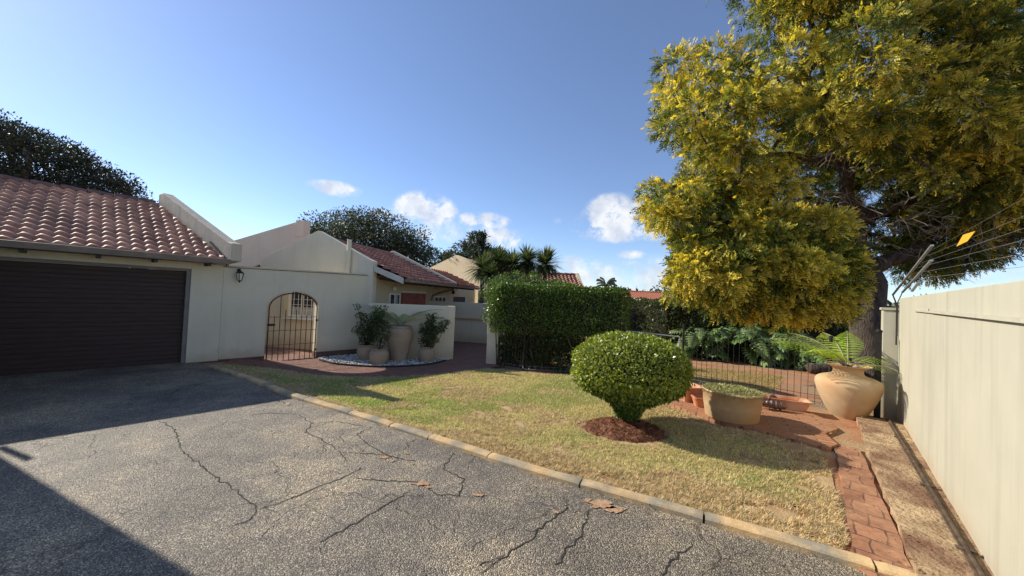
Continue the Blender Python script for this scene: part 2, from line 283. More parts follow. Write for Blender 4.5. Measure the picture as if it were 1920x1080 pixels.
# ------------------------------------------------------------------ builders
LOC = {}
def tag(o, label=None, cat=None, group=None, kind=None):
    if label: o['label'] = label
    if cat: o['category'] = cat
    if group: o['group'] = group
    if kind: o['kind'] = kind
    return o
def thing(name, loc, label, cat, group=None):
    o = bpy.data.objects.new(name, None); COL.objects.link(o); o.empty_display_size = .2
    o.location = Vector([float(v) for v in loc]); LOC[o.name] = np.array(loc, float); return tag(o, label, cat, group)
def finish(name, me, mat, parent=None, smooth=False):
    o = bpy.data.objects.new(name, me); COL.objects.link(o)
    for m in (mat if isinstance(mat, (list, tuple)) else [mat]): me.materials.append(m)
    if parent is not None:
        o.parent = parent; LOC[o.name] = LOC[parent.name]
    else: LOC[o.name] = np.zeros(3)
    if smooth: me.polygons.foreach_set('use_smooth', [True]*len(me.polygons))
    return o
class MB:
    def __init__(s): s.v = []; s.f = []
    def add(s, vs, fs):
        n = len(s.v); s.v += [tuple(map(float, v)) for v in vs]; s.f += [tuple(i+n for i in f) for f in fs]; return s
    def box(s, o, ex, ey, ez):
        """box with corner o and edge vectors"""
        o, ex, ey, ez = map(lambda q: np.array(q, float), (o, ex, ey, ez))
        vs = [o, o+ex, o+ex+ey, o+ey, o+ez, o+ex+ez, o+ex+ey+ez, o+ey+ez]
        fs = [(0, 3, 2, 1), (4, 5, 6, 7), (0, 1, 5, 4), (1, 2, 6, 5), (2, 3, 7, 6), (3, 0, 4, 7)]
        if np.dot(np.cross(ex, ey), ez) < 0: fs = [f[::-1] for f in fs]
        return s.add(vs, fs)
    def bar(s, p, q, w=.02, h=None, side=None):
        p, q = np.array(p, float), np.array(q, float); d = q-p; h = h or w
        sd_ = np.array(side, float) if side is not None else np.cross(d, Z if abs(d[2]) < .9*np.linalg.norm(d) else [1., 0, 0])
        sd_ = sd_/np.linalg.norm(sd_); u = np.cross(sd_, d); u /= np.linalg.norm(u)
        return s.box(p-sd_*w/2-u*h/2, d, sd_*w, u*h)
    def tube(s, pts, r, n=8, cap=True):
        pts = [np.array(p, float) for p in pts]; m = len(pts); r = [r]*m if np.isscalar(r) else r; vs = []; ref = None
        for i, p in enumerate(pts):
            t = pts[min(i+1, m-1)] - pts[max(i-1, 0)]; t = t/(np.linalg.norm(t)+1e-9)
            if ref is None: ref = np.cross(t, [0.3, .2, 1.] if abs(t[2]) < .9 else [1., .1, 0])
            u = ref - t*(ref@t); u /= np.linalg.norm(u)+1e-9; w = np.cross(t, u); ref = u
            for k in range(n):
                a = 2*math.pi*k/n; vs.append(p + (u*math.cos(a)+w*math.sin(a))*r[i])
        fs = [(i*n+k, i*n+(k+1) % n, (i+1)*n+(k+1) % n, (i+1)*n+k) for i in range(m-1) for k in range(n)]
        if cap: fs += [tuple(range(n-1, -1, -1)), tuple((m-1)*n+k for k in range(n))]
        return s.add(vs, fs)
    def lathe(s, c, prof, n=40, sx=1., sy=1., jitter=0):
        c = np.array(c, float); vs = []; m = len(prof)
        for (r, z) in prof:
            for k in range(n):
                a = 2*math.pi*k/n; vs.append(c + [r*math.cos(a)*sx, r*math.sin(a)*sy, z])
        fs = [(i*n+k, i*n+(k+1) % n, (i+1)*n+(k+1) % n, (i+1)*n+k) for i in range(m-1) for k in range(n)]
        fs += [tuple(range(n-1, -1, -1)), tuple((m-1)*n+k for k in range(n))]
        return s.add(vs, fs)
    def prism(s, poly, ext):
        """extrude a 3D polygon by the vector ext"""
        ext = np.array(ext, float); n = len(poly); poly = [np.array(p, float) for p in poly]
        nr = sum((np.cross(poly[i]-poly[0], poly[i+1]-poly[0]) for i in range(1, n-1)), np.zeros(3))
        if nr@ext > 0: poly = poly[::-1]
        return s.add(poly + [p+ext for p in poly], [tuple(range(n))] + [tuple(range(2*n-1, n-1, -1))] + [(i, i+n, (i+1) % n+n, (i+1) % n) for i in range(n)])
    def build(s, name, mat, parent=None, smooth=False, bevel=0, subsurf=0):
        L0 = LOC[parent.name] if parent is not None else np.zeros(3)
        me = bpy.data.meshes.new(name); me.from_pydata([tuple(np.array(v)-L0) for v in s.v], [], s.f); me.update()
        o = finish(name, me, mat, parent, smooth)
        if bevel:
            b = o.modifiers.new('bevel', 'BEVEL'); b.width = bevel; b.segments = 2; b.limit_method = 'ANGLE'
        return o
def npmesh(name, V, F, mat, parent=None, col=None, smooth=False):
    """V (n,3); F (m,k) equal-sided faces; col (n,3) point colours"""
    L0 = LOC[parent.name] if parent is not None else np.zeros(3)
    V = (np.asarray(V) - L0).astype(np.float32); F = np.asarray(F, np.int32); m, k = F.shape
    me = bpy.data.meshes.new(name); me.vertices.add(len(V)); me.vertices.foreach_set('co', V.ravel())
    me.loops.add(m*k); me.loops.foreach_set('vertex_index', F.ravel()); me.polygons.add(m)
    me.polygons.foreach_set('loop_start', np.arange(0, m*k, k, dtype=np.int32)); me.update(calc_edges=True)
    if col is not None:
        at = me.color_attributes.new('col', 'FLOAT_COLOR', 'POINT'); c = np.ones((len(V), 4), np.float32); c[:, :3] = col; at.data.foreach_set('color', c.ravel())
    return finish(name, me, mat, parent, smooth)
def unit(v): return v/(np.linalg.norm(v, axis=-1, keepdims=True)+1e-9)
def rand_dirs(n): return unit(rng.normal(size=(n, 3)))
def leaves(P, D, N, ln, wd, bend=.15):
    """leaf quads folded to a point: P base, D direction, N normal, ln length, wd width -> V,F"""
    D = unit(D); S = unit(np.cross(D, N)); U = np.cross(S, D); n = len(P)
    ln = np.broadcast_to(ln, (n,))[:, None]; wd = np.broadcast_to(wd, (n,))[:, None]
    v0 = P; v1 = P + D*ln*.45 + S*wd/2 + U*ln*bend*.6; v2 = P + D*ln; v3 = P + D*ln*.45 - S*wd/2 + U*ln*bend*.6
    V = np.stack([v0, v1, v2, v3], 1).reshape(-1, 3); F = np.arange(n*4).reshape(n, 4); return V, F
def palette(cols, w, n, jit=.15):
    cols = np.array(cols); i = rng.choice(len(cols), n, p=np.array(w)/sum(w)); c = cols[i]*(1+rng.normal(0, jit, (n, 1))); return np.clip(c, .004, 1)
def region(name, poly, zoff, mat, sp=.25, kind='structure', zf=gz, bumpz=0, skirt=0, parent=None):
    poly = [(float(p[0]), float(p[1])) for p in poly]; xs = [p[0] for p in poly]; ys = [p[1] for p in poly]
    gx, gy = np.meshgrid(np.arange(min(xs), max(xs), sp), np.arange(min(ys), max(ys), sp)); gx = gx.ravel()+rng.uniform(-.02, .02, gx.size); gy = gy.ravel()
    ed = edged(gx, gy, poly+[poly[0]]); m = inpoly(gx, gy, poly) & (ed > sp*.4)
    # densify outline
    out = []
    for p, q in zip(poly, poly[1:]+poly[:1]):
        k = max(1, int(math.hypot(q[0]-p[0], q[1]-p[1])/sp)); out += [(p[0]+(q[0]-p[0])*i/k, p[1]+(q[1]-p[1])*i/k) for i in range(k)]
    nb = len(out); pts = [Vector(p) for p in out] + [Vector((x, y)) for x, y in zip(gx[m], gy[m])]
    r = delaunay_2d_cdt(pts, [(i, (i+1) % nb) for i in range(nb)], [], 1, 1e-5)
    vv = np.array([(v.x, v.y) for v in r[0]]); z = zf(vv[:, 0], vv[:, 1]) + zoff
    if bumpz: z = z + bumpz*(fbm(vv[:, 0], vv[:, 1], 3)-.5)
    V = [(x, y, zz) for (x, y), zz in zip(vv, z)]; F = [tuple(f) for f in r[2]]
    if skirt:
        n0 = len(V); idx = {}
        for i in range(nb):
            q = int(np.argmin((vv[:, 0]-out[i][0])**2+(vv[:, 1]-out[i][1])**2)); idx[i] = q; V.append((V[q][0], V[q][1], V[q][2]-skirt))
        F += [(idx[i], idx[(i+1) % nb], n0+(i+1) % nb, n0+i) for i in range(nb)]
    b = MB(); b.add(V, F); o = b.build(name, mat, parent)
    if kind: o['kind'] = kind
    return o
def smooth_line(pts, k=6):
    pts = [np.array(p[:2], float) for p in pts]; out = []
    for i in range(len(pts)-1):
        p0 = pts[max(i-1, 0)]; p1 = pts[i]; p2 = pts[i+1]; p3 = pts[min(i+2, len(pts)-1)]
        for j in range(k):
            t = j/k; out.append(.5*((2*p1)+(-p0+p2)*t+(2*p0-5*p1+4*p2-p3)*t*t+(-p0+3*p1-3*p2+p3)*t**3))
    out.append(pts[-1]); return out

# ================================================================== SETTING: ground sheets
def make_ground():
    xs = np.concatenate([[-400, -200, -100, -50, -30], np.arange(-20, 30, .5), [40, 60, 100, 200, 400]])
    ys = np.concatenate([[-400, -100, -40, -20, -10], np.arange(-5, 26, .5), [30, 40, 60, 100, 200, 500]])
    X, Y = np.meshgrid(xs, ys); Zz = gz(X, Y)-.03; nx, ny = len(xs), len(ys)
    V = np.stack([X, Y, Zz], -1).reshape(-1, 3)
    F = [(j*nx+i, j*nx+i+1, (j+1)*nx+i+1, (j+1)*nx+i) for j in range(ny-1) for i in range(nx-1)]
    o = npmesh('ground', V, F, M['garden']); o['kind'] = 'structure'
make_ground()
kerb_px = [(392, 690), (470, 716), (540, 745), (650, 778), (760, 812), (950, 875), (1060, 908), (1200, 948), (1390, 1003), (1620, 1072)]
KERB = [G(x, y)[:2] for x, y in kerb_px]; d_ = KERB[-1]-KERB[-2]; KERB.append(KERB[-1]+d_*1.0); KERB.append(KERB[-1]+d_*3)
KL = smooth_line(KERB, 5)
drive = [tuple(p) for p in KL] + [(7, -6), (-12, -6), tuple(A(-7, -10.3)[:2]), tuple(A(1.66, -10.44)[:2]), tuple(A(1.74, -10.0)[:2])]
region('driveway', drive, 0.004, M['asphalt'], .5, zf=lambda x, y: 0*x)
def off_line(pts, d):
    pts = [np.array(p) for p in pts]; out = []
    for i, p in enumerate(pts):
        t = pts[min(i+1, len(pts)-1)]-pts[max(i-1, 0)]; t = t/np.linalg.norm(t); out.append(p + np.array([-t[1], t[0]])*d)
    return out
def make_kerb():
    """rounded concrete kerb stones laid end to end with irregular joints"""
    b = MB(); seg = []; dense = smooth_line(KERB, 24); d = np.cumsum([0]+[np.linalg.norm(dense[i+1]-dense[i]) for i in range(len(dense)-1)])
    total = d[-1]; s = 0.0; xs = [p[0] for p in dense]; ys = [p[1] for p in dense]
    jn = [.9, 1.0, .7, .95, 1.0, .8, .65, .85, 1., 1., 1.]; k = 0
    def at(s): return np.array([np.interp(s, d, xs), np.interp(s, d, ys)])
    while s < total-.05:
        e = min(total, s+jn[k % len(jn)]); k += 1; m = max(3, int((e-s-.014)/.06)); off = rng.normal(0, .004); dz = rng.normal(0, .003); ring = []
        for i in range(m+1):
            q = s+.005+(e-s-.016)*i/m; p = at(q); t = at(min(q+.03, total))-at(max(q-.03, 0)); t /= np.linalg.norm(t); nrm = np.array([-t[1], t[0]])
            w = .118+.004*math.sin(q*9); wob = .003*math.sin(q*23)
            prof = [(-.004, -.05), (0, .038), (.012, .05+wob), (.03, .056+wob), (w-.03, .058+wob), (w-.01, .05), (w, .035), (w, -.05)]
            end = .004 if i in (0, m) else 0
            ring.append([np.array([*(p+nrm*(u+off)), min(0, gz(p[0], p[1])*.5)+zz+dz-(end if zz > 0 else 0)]) for u, zz in prof])
        n = 8; vs = [v for r in ring for v in r]
        fs = [(i*n+j, i*n+j+1, (i+1)*n+j+1, (i+1)*n+j) for i in range(m) for j in range(n-1)]
        fs = [f[::-1] for f in fs] + [tuple(range(n)), tuple(range((m+1)*n-1, m*n-1, -1))]
        b.add(vs, fs); s = e
    o = b.build('kerb', M['kerb'], None, False); o['kind'] = 'structure'
make_kerb()
KO = [p for p in off_line(KL, .11)]      # lawn side of the kerb
# lawn outline
patio_edge = [G(x, y, -.12)[:2] for x, y in [(412, 695), (470, 699), (540, 701), (640, 704), (700, 705), (760, 704), (820, 700), (865, 694), (915, 689), (960, 693), (1010, 699), (1065, 702)]]
LAWN = [tuple(p) for p in KO if A(0, 0) is not None and (p@nA[:2]) < .12] 
lawn_right = [A(3.75, .10)[:2], A(5.2, .0)[:2], A(6.1, -.12)[:2], A(6.15, -.5)[:2], A(6.0, -1.2)[:2], A(6.25, -1.6)[:2], A(6.5, -2.1)[:2], A(7.2, -2.6)[:2], A(7.6, -3.4)[:2], G(1180, 712, -.1)[:2]]
LAWN += [tuple(p) for p in lawn_right] + [tuple(p) for p in patio_edge[::-1]]
region('lawn', LAWN, .006, M['lawn'], .12, bumpz=.018)
# brick patio before the courtyard wall, running back through the opening and through the arched gate
PAT = [tuple(p) for p in patio_edge[:-3]] + [tuple(G(935, 688, -.15)[:2]), (-.2, 10.0), (-.6, 15.5), (-9, 15.5), (-9.3, 11.5), tuple(A(2.2, -11.5)[:2]), tuple(A(2.25, -10.2)[:2])]
region('patio', PAT, .012, M['patio'], .2)
# orange brick platform and path beside the boundary wall
PLAT = [A(6.02, -.05)[:2], A(6.1, -.6)[:2], A(6.15, -1.15)[:2], A(6.33, -1.7)[:2], A(6.6, -2.15)[:2], A(7.25, -2.45)[:2], A(7.75, -1.6)[:2], A(8.15, -.5)[:2], A(7.6, -.1)[:2], A(7.15, .06)[:2], A(6.7, -.08)[:2], A(6.3, .05)[:2]]
region('brick_platform', PLAT, .045, M['platform'], .15, skirt=.09)
def jag(p, q, n, amp):
    p, q = np.array(p[:2]), np.array(q[:2]); d = q-p; nn = np.array([-d[1], d[0]])/np.linalg.norm(d)
    return [tuple(p+d*i/n+nn*(rng.uniform(-amp, amp) if 0 < i < n else 0)) for i in range(n)]
PATH = jag(A(3.45, .14), A(6.35, .02), 14, .02) + [tuple(A(6.35, .02)[:2])] + jag(A(6.4, .26), A(3.3, .44), 16, .012) + [tuple(A(3.3, .44)[:2])]
region('brick_path', PATH, .022, M['paver'], .15, skirt=.06)
SOILR = [A(2.9, -.1)[:2], A(5.2, -.05)[:2], A(6.1, -.2)[:2], A(6.6, -.2)[:2], A(8.6, -2.9)[:2], A(8.75, 0.9)[:2], A(2.9, .9)[:2]]
region('soil_strip', SOILR, -.004, M['soil'], .2, bumpz=.01)
# concrete plinth that carries the rusted sliding-gate rail, along the foot of the boundary wall
PL = jag(A(1.2, .5), A(5.6, .35), 26, .018) + jag(A(5.6, .35), A(8.22, .27), 14, .02) + [tuple(A(8.22, .27)[:2])] + jag(A(8.28, .78), A(1.2, .86), 34, .03) + [tuple(A(1.2, .84)[:2])]
region('rail_plinth', PL, .075, M['concrete'], .1, zf=lambda x, y: 0*x - .0, bumpz=.016, skirt=.14)

# white-pebble bed
peb_front = smooth_line([G(x, y, -.15)[:2] for x, y in [(598, 677), (625, 684), (670, 688), (720, 690), (775, 688), (812, 684), (836, 678)]], 5)
BED = [tuple(p) for p in peb_front] + [(-1.65, 10.58), tuple(A(5.5, -10.24)[:2]), tuple(A(4.2, -10.24)[:2])]
region('pebble_bed_base', BED, .02, M['potsoil'], .2)
e = MB()
for off, zt in ((0, .05),):
    L_ = peb_front; L2 = off_line(L_, .05)
    for i in range(len(L_)-1):
        z0 = -.16
        e.add([(*L_[i], z0), (*L_[i+1], z0), (*L2[i+1], z0), (*L2[i], z0), (*L_[i], z0+.06), (*L_[i+1], z0+.06), (*L2[i+1], z0+.06), (*L2[i], z0+.06)], [(0, 1, 5, 4), (4, 5, 6, 7), (2, 3, 7, 6)])
tag(e.build('bed_edging', M['crack']), kind='structure')
def pebbles():
    n = 2600; b = np.array(BED); x = rng.uniform(b[:, 0].min(), b[:, 0].max(), n*3); y = rng.uniform(b[:, 1].min(), b[:, 1].max(), n*3)
    m = inpoly(x, y, BED) & (edged(x, y, [tuple(p) for p in peb_front]) > .05); x = x[m][:n]; y = y[m][:n]
    ico = np.array([(0, 0, 1), (.89, 0, .45), (.28, .85, .45), (-.72, .53, .45), (-.72, -.53, .45), (.28, -.85, .45), (.72, .53, -.45), (-.28, .85, -.45), (-.89, 0, -.45), (-.28, -.85, -.45), (.72, -.53, -.45), (0, 0, -1)])
    fc = np.array([(0, 1, 2), (0, 2, 3), (0, 3, 4), (0, 4, 5), (0, 5, 1), (1, 6, 2), (2, 6, 7), (2, 7, 3), (3, 7, 8), (3, 8, 4), (4, 8, 9), (4, 9, 5), (5, 9, 10), (5, 10, 1), (1, 10, 6), (11, 7, 6), (11, 8, 7), (11, 9, 8), (11, 10, 9), (11, 6, 10)])
    for nm, lo, hi, mt, lab in (('white_pebbles', 0, .72, 'pebble', 'white pebbles'), ('brown_pebbles', .72, 1, 'pebble2', 'brown pebbles')):
        xx = x[int(len(x)*lo):int(len(x)*hi)]; yy = y[int(len(x)*lo):int(len(x)*hi)]; k = len(xx)
        r = rng.uniform(.016, .036, k)[:, None, None]; an = rng.uniform(0, 6.28, k); st = rng.uniform(.6, 1.3, (k, 1, 3))*[1, 1, .6]
        v = ico[None]*r*st; ca, sa = np.cos(an)[:, None], np.sin(an)[:, None]; vx = v[..., 0]*ca-v[..., 1]*sa; vy = v[..., 0]*sa+v[..., 1]*ca
        V = np.stack([vx+xx[:, None], vy+yy[:, None], v[..., 2]+gz(xx, yy)[:, None]+.035], -1).reshape(-1, 3)
        F = (fc[None]+np.arange(k)[:, None, None]*12).reshape(-1, 3)
        o = npmesh(nm, V, F, M[mt], None, smooth=True); tag(o, kind='stuff')
        tag(o, lab + ' covering the bed under the clay pots by the courtyard wall', 'pebbles')
pebbles()

# cracks and worn patches of the asphalt
CR = [[(340, 845), (372, 870), (390, 885), (405, 895), (425, 908), (440, 922), (462, 938), (478, 950), (480, 957)], [(480, 957), (520, 945), (560, 930), (600, 912), (640, 898), (668, 884), (675, 878)],
      [(560, 778), (585, 795), (572, 812), (600, 822), (640, 850), (650, 868)], [(640, 850), (700, 852), (735, 858), (780, 866)], [(665, 898), (720, 903), (775, 904), (820, 928), (860, 932)],
      [(775, 918), (720, 950), (660, 985), (600, 1018)], [(900, 1080), (945, 1045), (965, 1030), (1005, 1008), (1010, 995), (1035, 975), (1065, 952)], [(1110, 955), (1092, 985), (1090, 1005), (1060, 1030), (1040, 1060)],
      [(945, 1045), (915, 1055), (900, 1062)], [(540, 760), (520, 750), (470, 760)], [(560, 778), (500, 775), (470, 780)], [(200, 760), (260, 745), (320, 740), (340, 728), (400, 715)],
      [(700, 800), (670, 815), (690, 835), (735, 858)], [(1010, 995), (985, 996)], [(480, 957), (470, 975), (440, 985)], [(585, 795), (630, 790), (680, 800)], [(300, 790), (330, 806), (340, 845)], [(850, 850), (830, 880), (870, 900), (860, 932)], [(1300, 1020), (1260, 1050), (1240, 1080)]]
cb = MB()
for cr in CR:
    pts = [G(x, y)[:2] for x, y in cr]; fine = []
    for p, q in zip(pts[:-1], pts[1:]):
        k = max(2, int(np.linalg.norm(q-p)/.035)); fine += [p+(q-p)*i/k+rng.normal(0, .009, 2) for i in range(k)]
    fine.append(pts[-1]); n = len(fine)
    for i in range(n-1):
        p, q = fine[i], fine[i+1]; t = q-p; t /= np.linalg.norm(t)+1e-9; nn = np.array([-t[1], t[0]])
        w0 = .0026*(.3+1.6*vnoise(i*.3, 2.))+.001; w1 = .0026*(.3+1.6*vnoise((i+1)*.3, 2.))+.001
        cb.add([(*(p-nn*w0), .0075), (*(q-nn*w1), .0075), (*(q+nn*w1), .0075), (*(p+nn*w0), .0075)], [(0, 1, 2, 3)])
tag(cb.build('driveway_cracks', M['crack']), kind='structure')
pb = MB()
for (x, y, w, h) in [(718, 859, 14, 5), (790, 909, 20, 6), (735, 866, 5, 3), (1130, 948, 26, 12), (1152, 956, 22, 8), (900, 930, 14, 4), (1042, 962, 6, 4), (762, 851, 6, 3), (803, 915, 9, 3), (540, 758, 6, 3), (1100, 940, 9, 5)]:
    n = 14; c = G(x, y)[:2]; rim = [G(x+w*math.cos(2*math.pi*k/n)*rng.uniform(.35, 1.2), y+h*math.sin(2*math.pi*k/n)*rng.uniform(.35, 1.2))[:2] for k in range(n)]
    pb.add([(*c, .0105)] + [(*p, .0105) for p in rim], [(0, 1+(k+1) % n, 1+k) for k in range(n)])
tag(pb.build('worn_patches', M['soil_patch']), kind='structure')

# ================================================================== BUILDINGS
def tile_roof(name, O, u, w, L, S, mat, parent, period=.19, course=.30, amp=.015, step=.045, umax=None, umin=None, per=8):
    """interlocking wavy roof tiles: O eave corner, u unit along the eave, w unit up the slope"""
    u = unit(np.array(u, float)); w = unit(np.array(w, float)); nr = np.cross(u, w)
    if nr[2] < 0: nr = -nr
    nu = int(L/period*per)+1; us = np.linspace(0, L, nu); nc = int(math.ceil(S/course)); rows = []
    for c in range(nc):
        s0 = c*course; s1 = min((c+1)*course, S)
        for sv_, hh in ((s0, step), (s0+.01, step+.006), (s1, .004)): rows.append((sv_, hh, c))
    V = []; 
    for sv_, hh, c in rows:
        hi = L if umax is None else umax(sv_); lo = 0 if umin is None else umin(sv_)
        uu = np.clip(us, lo, hi)
        ph = 2*math.pi*us/period; wave = (np.sin(ph)+.25*np.sin(2*ph+.6))*amp
        V.append(O[None]+uu[:, None]*u+sv_*w+(hh+wave)[:, None]*nr)
    V = np.concatenate(V); F = []
    for r in range(len(rows)-1):
        for i in range(nu-1):
            a = r*nu+i
            if np.linalg.norm(V[a]-V[a+1]) < 1e-6 and np.linalg.norm(V[a+nu]-V[a+nu+1]) < 1e-6: continue
            F.append((a, a+1, a+nu+1, a+nu))
    # front lip closing down to the battens
    base = V[:nu] - nr*.05; n0 = len(V); V = np.concatenate([V, base]); F += [(n0+i, n0+i+1, i+1, i) for i in range(nu-1) if np.linalg.norm(V[i]-V[i+1]) > 1e-6]
    o = npmesh(name, V, F, mat, parent, smooth=True)
    try: o.data.set_sharp_from_angle(angle=R_(40))
    except Exception: pass
    return o
def wall_arch(b, a0, a1, zb0, zt0, zt1, op, bb, th):
    """wall in plane b=bb from a0..a1 with an arched opening op=(aL,aR,zspring,ztop,zbottom)"""
    aL, aR, zs, ztop, zo = op; n = 24; ac = (aL+aR)/2; ra = (aR-aL)/2
    arch = [(ac-ra*math.cos(math.pi*k/n), zs+(ztop-zs)*math.sin(math.pi*k/n)) for k in range(n+1)]
    zt = lambda a: zt0+(zt1-zt0)*(a-a0)/(a1-a0)
    def quad(q): b.prism([A(a, bb, z) for a, z in q], nA*(-th))
    quad([(a0, zb0), (aL, zb0), (aL, zt(aL)), (a0, zt(a0))]); quad([(aR, zb0), (a1, zb0), (a1, zt(a1)), (aR, zt(aR))])
    for (p, q) in zip(arch[:-1], arch[1:]): quad([p, q, (q[0], zt(q[0])), (p[0], zt(p[0]))])
# ---- garage
BF = -10.28
def garage():
    t = thing('garage', A(-1, BF, 0), 'cream garage at the far left with a pinkish tiled roof and one wide dark door', 'garage')
    w = MB(); dR = 1.5; dL = -3.4; dt = 1.98
    w.box(A(dR, BF, -.1), dA*.55, nA*-.25, Z*2.22); w.box(A(dL, BF, dt), dA*(dR-dL), nA*-.25, Z*.14); w.box(A(-6.5, BF, -.1), dA*(dL+6.5), nA*-.25, Z*2.22)
    w.box(A(-6.5, BF-5.6, -.1), dA*7.4, nA*-.25, Z*2.2); w.box(A(1.3, BF-.26, -.1), dA*.25, nA*-5.3, Z*2.2)
    w.build('wall', M['plaster'], t, bevel=.008)
    f = MB(); f.box(A(dR-.07, BF-.03, 0), dA*.068, nA*-.16, Z*dt); f.box(A(dL, BF-.03, 0), dA*.07, nA*-.16, Z*dt); f.box(A(dL+.07, BF-.03, dt-.05), dA*(dR-dL-.14), nA*-.16, Z*.048)
    f.build('door_frame', M['doorframe'], t)
    d = MB(); zz = .0; bp = BF-.14; a0, a1 = dL+.072, dR-.072; k = 0
    while zz < dt-.06:
        h = .0875; z1 = min(zz+h, dt-.055); gap = .012 if k % 5 == 4 else .005
        dp = .008 if k % 5 == 4 else .004; prof = [(.014-dp, zz), (.014, zz+.005), (.0155, zz+h*.5), (.014, z1-.005), (.014-dp, z1-.001)]; gap = .001
        poly = [A(a0, bp+o_, z) for o_, z in prof] + [A(a0, bp-.03, z1-gap), A(a0, bp-.03, zz)]
        d.prism(poly, dA*(a1-a0)); zz = z1; k += 1
    d.box(A(a0, bp-.06, 0), dA*(a1-a0), nA*.028, Z*(dt-.055))
    dd = d.build('garage_door', M['door'], t)
    # roof: eave at b=-9.75, ridge at b=-12.65, right verge runs obliquely
    eb, rb, ez, rz = -9.78, -12.65, 2.2, 3.58; run = eb-rb; sl = math.hypot(run, rz-ez); wv = (nA*-run+Z*(rz-ez))/sl; aL = -6.8
    tile_roof('roof_tiles', A(aL, eb, ez), dA, wv, 1.93-aL, sl, M['tile_old'], t, period=.185, course=.232, amp=.019, step=.062, umax=lambda s_: (1.93-aL)-.84*s_/sl)
    tile_roof('rear_roof_tiles', A(aL, rb-run, ez), dA, (nA*run+Z*(rz-ez))/sl, 1.93-aL, sl, M['tile_old'], t, period=.37, course=.464, umax=lambda s_: (1.93-aL)-.84)
    r = MB(); a = aL
    while a < 1.0:
        L_ = min(.40, 1.1-a); r.tube([A(a, rb, rz+.02), A(a+L_*.15, rb, rz+.028), A(a+L_*.95, rb, rz+.012)], [.075, .08, .068], 10); a += L_
    r.build('ridge_tile', M['ridge'], t)
    u = MB(); u.prism([A(aL, eb+.08, ez-.10), A(aL, rb, rz-.10), A(aL, rb, rz-.06), A(aL, eb+.08, ez-.05)], dA*(1.0-aL)); u.prism([A(aL, rb-run, ez-.10), A(aL, rb-.01, rz-.10), A(aL, rb-.01, rz-.06), A(aL, rb-run, ez-.05)], dA*(1.0-aL))
    u.build('roof_underside', M['darkwood'], t)
    g = MB(); prof = [(.015, 0), (.15, 0), (.175, .10), (.16, .105), (.14, .015), (.03, .015), (.03, .065), (.015, .07)]
    g.prism([A(aL, eb-.02+x, ez-.085+z) for x, z in prof], dA*(2.02-aL)); g.box(A(1.98, eb-.02, ez-.14), dA*.035, nA*.125, Z*.16)
    g.build('gutter', M['gutter'], t)
    for px, py in [(40, 470), (185, 480), (292, 488), (393, 496), (-60, 465), (-200, 458)]:
        q = ON(px, py, nA*(eb-.02), nA); q[2] = 2.055; MB().box(q-dA*.03-nA*.38, dA*.06, nA*.40, Z*.07).build('rafter_end', M['darkwood'], t)
    # sloping parapet along the right verge
    p0 = A(2.03, -9.62, 0); p1 = A(1.14, -12.72, 0); dirp = unit(p1-p0); sd_ = unit(np.cross(dirp, Z)); Lp = np.linalg.norm(p1-p0); th = .21
    if sd_@dA < 0: sd_ = -sd_
    mz = lambda x: 2.57 + (4.0-2.57)*x
    pr = [p0+Z*2.19, p0+Z*2.55, p0+dirp*.22+Z*2.62, p0+dirp*(Lp-.12)+Z*3.86, p0+dirp*Lp+Z*3.82, p0+dirp*Lp+Z*2.1]
    pr = [p0+Z*2.19, p0+Z*2.56, p0+dirp*.18+Z*2.60, p0+dirp*(Lp-.2)+Z*3.86, p0+dirp*Lp+Z*3.84, p0+dirp*Lp+Z*2.1, p0+dirp*.62+Z*2.1]
    m = MB(); m.prism(pr, sd_*th); m.build('parapet', M['parapet'], t, bevel=.02)
    fl = MB(); q0 = A(1.985, -9.78, ez+.0); fl.bar(q0-sd_*.04+Z*.03, p0+dirp*.75-sd_*.035+Z*2.62-Z*.02, .05, .02); fl.build('flashing', M['gutter'], t)
garage()
